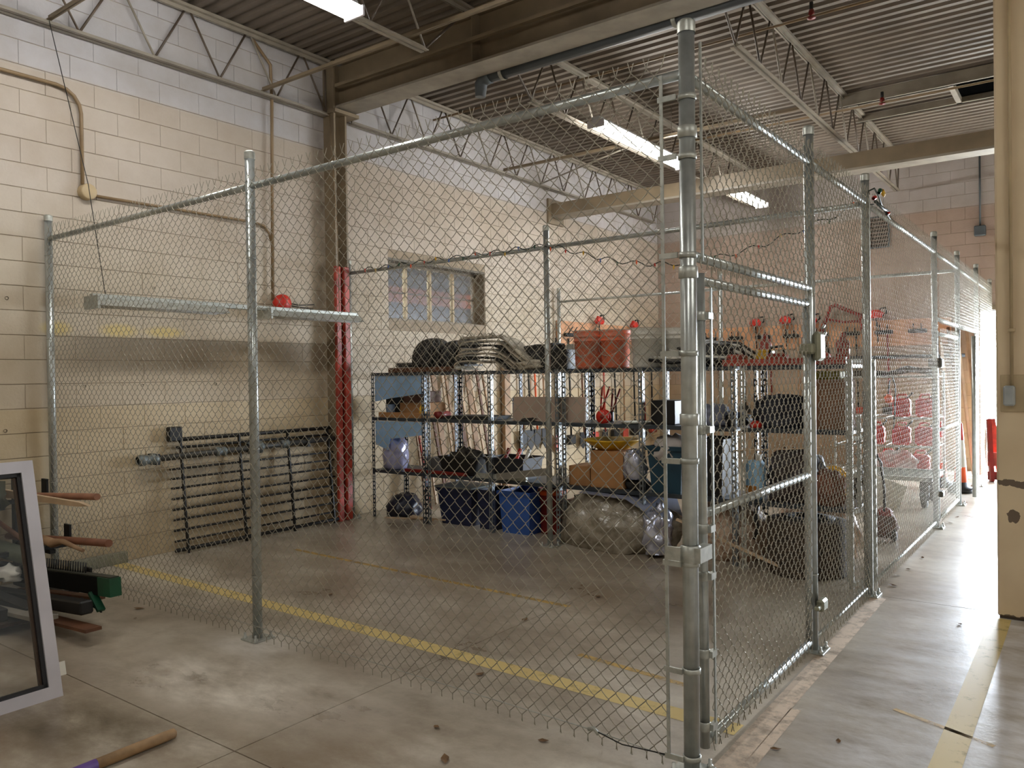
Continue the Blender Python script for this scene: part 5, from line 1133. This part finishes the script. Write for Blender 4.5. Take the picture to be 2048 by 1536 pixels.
gb_ = thing('tine_bar', 'dark green steel bar with row of tines, green end', 'tine bar', (-4.4, -.5, .25))
part('bar_body', MB().bar((-5.5, -.5, .19), (-3.86, -.5, .31), .07, .11), mat('near_black_green', (.025, .028, .025), .7, spec=.15), gb_)
part('green_end', MB().bar((-3.86, -.5, .312), (-3.70, -.5, .324), .074, .118), GREEN, gb_)
part('top_flange', MB().bar((-5.5, -.5, .25), (-3.71, -.5, .385), .055, .008), mat('dull_green', (.17, .18, .14), .6), gb_)
for k in range(26):
    x = -5.0+k*.036; z = .25+(x+5.5)*.0754
    part('tine', MB().tube([(x, -.5, z), (x-.012, -.49, z+.07)], .005, 5), BLACK, gb_)
br = thing('green_bracket', 'bent green bracket hanging under the tine bar end', 'bracket', (-3.85, -.52, .14))
part('plate', MB().bar((-3.95, -.53, .26), (-3.83, -.53, .16), .05, .02), GREEN, br); part('rod', MB().tube([(-4.1, -.53, .20), (-3.83, -.53, .15)], .006, 6), BLACK, br)
solo('square_tube', MB().bar((-5.3, -.62, .025+.05), (-3.83, -.62, .20), .085, .085, b=.01), mat('black_tube', (.07, .07, .075), .5), 'black square tube near floor under the tine bar', 'tube')
for k, (a, b_, m, w, t, lab) in enumerate((((-5.2, -.68, .02), (-3.66, -.66, .10), WOODD, .10, .02, 'lowest brown board jutting toward the floor'), ((-5.3, -.80, .06), (-3.95, -.80, .155), mat('grey_plank', (.5, .5, .5)), .12, .025, 'grey plank beside the black square tube'), ((-5.2, -.46, .08), (-3.98, -.46, .20), WOODD, .06, .02, 'thin reddish lath under the tine bar'))):
    solo('board', MB().bar(a, b_, w, t), m, lab, 'board')
bp_ = thing('big_pipe', 'fat grey green hollow pipe seen through the window sash', 'pipe', (-5.2, -.5, .36))
part('pipe_wall', MB().lathe([(.062, -.45), (.062, .5), (.05, .5), (.05, -.45)], (-5.65+.3, -.52, .37), 18, 'x'), mat('grey_green_pipe', (.33, .35, .29), .5), bp_)
solo('foam_block', MB().blob((-5.05, -.60, .20), (.12, .08, .11), 95, .3, 4), WHITEP, 'white foam scrap below the fat pipe', 'foam')
solo('green_sheet', MB().box(-5.6, -5.0, -.75, -.70, .20, .34, .01), GREEN, 'green metal sheet behind window sash glass', 'sheet')
solo('shade_sheet', MB().box(-5.6, -4.35, -1.30, -.70, .052, .075), mat('shade_dark_brown', (.24, .18, .13), .8, 0, .2, 6), 'dark plywood sheet added as shade across lumber rack feet', 'plywood')  # dark sheet added where the floor under the rack lies in shade
for k, (y, z, m, lab) in enumerate(((-.74, .10, BLACK, 'black steel channel added for shade on dark sheet, nearest the rack'), (-.90, .10, DARK, 'dark channel added for shade on dark sheet, middle one'), (-1.06, .10, WOODD, 'dark brown beam added for shade on dark sheet, nearest sash'))):
    solo('beam', MB().bar((-5.55, y, z+.02), (-4.30-.1*k, y, z+.02), .09, .08, b=.006), m, lab, 'beam')  # extra beams added to deepen the shade under the rack
solo('thin_pole', MB().tube([(-5.7, -.55, .66), (-5.0, -.5, .46)], .018, 8), WOODD, 'thin dark pole slanting behind the sash glass', 'pole')
solo('dark_cover', MB().blob((-5.35, -.66, .70), (.28, .14, .22), 96, .25, 2.4), mat('olive_cover', (.22, .22, .15), .7), 'dark olive cover bundled on top of lumber rack', 'cover')

ws = thing('window_sash', 'white framed window sash leaning at left edge of scene', 'window', (-3.15, -1.9, 0))
Ux, Vx = Vector((0, -1, 0)), Vector((-.31, 0, 1.21)); Vx = Vx.normalized(); O_ = Vector((-3.005, -1.13, .0)); Nw = Ux.cross(Vx).normalized()
if Nw.x < 0: Nw = -Nw
def sash(u0, u1, v0, v1, d0, d1):
    mb = MB(); vs = [O_+Ux*u+Vx*v+Nw*d for u in (u0, u1) for v in (v0, v1) for d in (d0, d1)]
    return mb.add(vs, [(0, 1, 3, 2), (4, 6, 7, 5), (0, 4, 5, 1), (2, 3, 7, 6), (0, 2, 6, 4), (1, 5, 7, 3)])
HW, WW, fw = 1.255, 1.05, .062
part('sash_stile', sash(0, fw, 0, HW, -.06, 0), WHITEF, ws); part('sash_stile', sash(WW-fw, WW, 0, HW, -.06, 0), WHITEF, ws)
part('sash_rail', sash(fw, WW-fw, 0, fw, -.06, 0), WHITEF, ws); part('sash_rail', sash(fw, WW-fw, HW-fw, HW, -.06, 0), WHITEF, ws)
gq = .02
part('gasket', sash(fw, fw+gq, fw, HW-fw, -.05, -.012), GASKET, ws); part('gasket', sash(WW-fw-gq, WW-fw, fw, HW-fw, -.05, -.012), GASKET, ws)
part('gasket', sash(fw, WW-fw, fw, fw+gq, -.05, -.012), GASKET, ws); part('gasket', sash(fw, WW-fw, HW-fw-gq, HW-fw, -.05, -.012), GASKET, ws)
part('glazing_bead', sash(fw+gq, fw+gq+.012, fw+gq, HW-fw-gq, -.05, -.03), mat('brown_bead', (.28, .21, .15), .5), ws)
part('pane', sash(fw+gq, WW-fw-gq, fw+gq, HW-fw-gq, -.042, -.036), GLASSM, ws)
part('sash_foot', sash(.0, WW, -.02, 0.0, -.075, -.01), GASKET, ws)
part('vinyl_tab', sash(-.035, 0, .10, .17, -.03, -.015), WHITEP, ws)

# worn wooden handle on the floor
wh = thing('wooden_handle', 'worn wooden tool handle with purple paint on the floor', 'tool handle', (-2.1, -1.6, 0))
A_, B_ = Vector((-2.055, -1.06, .026)), Vector((-2.05, -1.47, .026))
d_ = (B_-A_).normalized()
part('shaft', MB().tube([A_, A_-d_*-.008, A_+d_*.05, A_+d_*.36], [.012, .022, .0235, .0235], 14), mat('worn_handle_wood', (.62, .50, .36), .6, 0, .2, 14), wh)
part('purple_end', MB().tube([A_+d_*.36, A_+d_*.8], .0238, 14), PURPLE, wh)

# ------------------------------------------------------------------ dry leaves and litter
LEAFL = ['left of two dry leaves on bare floor before the front fence', 'nearest dry leaf on bare floor before the front fence', 'dry leaf on floor by the front fence bottom wire', 'left dry leaf in front pen near shelves', 'dry leaf beside another one in front pen near shelves',
 'dry leaf on floor in the far pen', 'dry leaf in middle of the front pen', 'dry leaf in front pen between two yellow stripes at left', 'dry leaf on floor below the window, behind shelves', 'dry leaf by base of narrow galvanized frame', 'dry leaf on aisle just past the third aisle post',
 'dry leaf on aisle floor by square column', 'dry leaf on aisle floor near the right yellow stripe', 'dry leaf beside the front yellow stripe inside pen', 'dry leaf under the front fence left of middle post', 'dry leaf on aisle beside the scuffed pale stripe', 'dry leaf at aisle fence foot behind third post', 'dry leaf on aisle a step past third post',
 'dry leaf on aisle halfway to the far gate', 'dry leaf on aisle by post of the far gate', 'dry leaf on aisle just past post of the far gate', 'farthest dry leaf on aisle by open gateway']
for k, (x, y) in enumerate([(-1.14, -.3), (-.9, -.51), (-.65, -.13), (-1.61, 1.99), (-1.87, 2.2), (-.95, 7.34), (-1.74, 1.25), (-3.32, .93), (-.13, 3.52), (.06, 3.84), (.63, 2.73), (.42, .61), (-1.38, .32), (-4.19, -.09), (.22, .38), (.09, 3.5), (.10, 4.1), (.12, 4.6), (.08, 6.5), (.10, 6.9), (.05, 8.05)]):
    R_ = rot('Z', random.uniform(0, 360)); s_ = random.uniform(.022, .04)
    pts_ = [(-1, 0, .1), (-.4, .45, .35), (.2, .5, .2), (.9, .1, .5), (.3, -.45, .3), (-.4, -.4, .15)]
    vs = [Vector((x, y, .003))+R_ @ Vector((a*s_, b_*s_, c*s_*.6)) for a, b_, c in pts_]+[Vector((x, y, .004))]
    solo('dry_leaf', MB().add(vs, [(i, (i+1) % 6, 6) for i in range(6)]), LEAF, LEAFL[k], 'leaf', 'dry leaves on the floor')
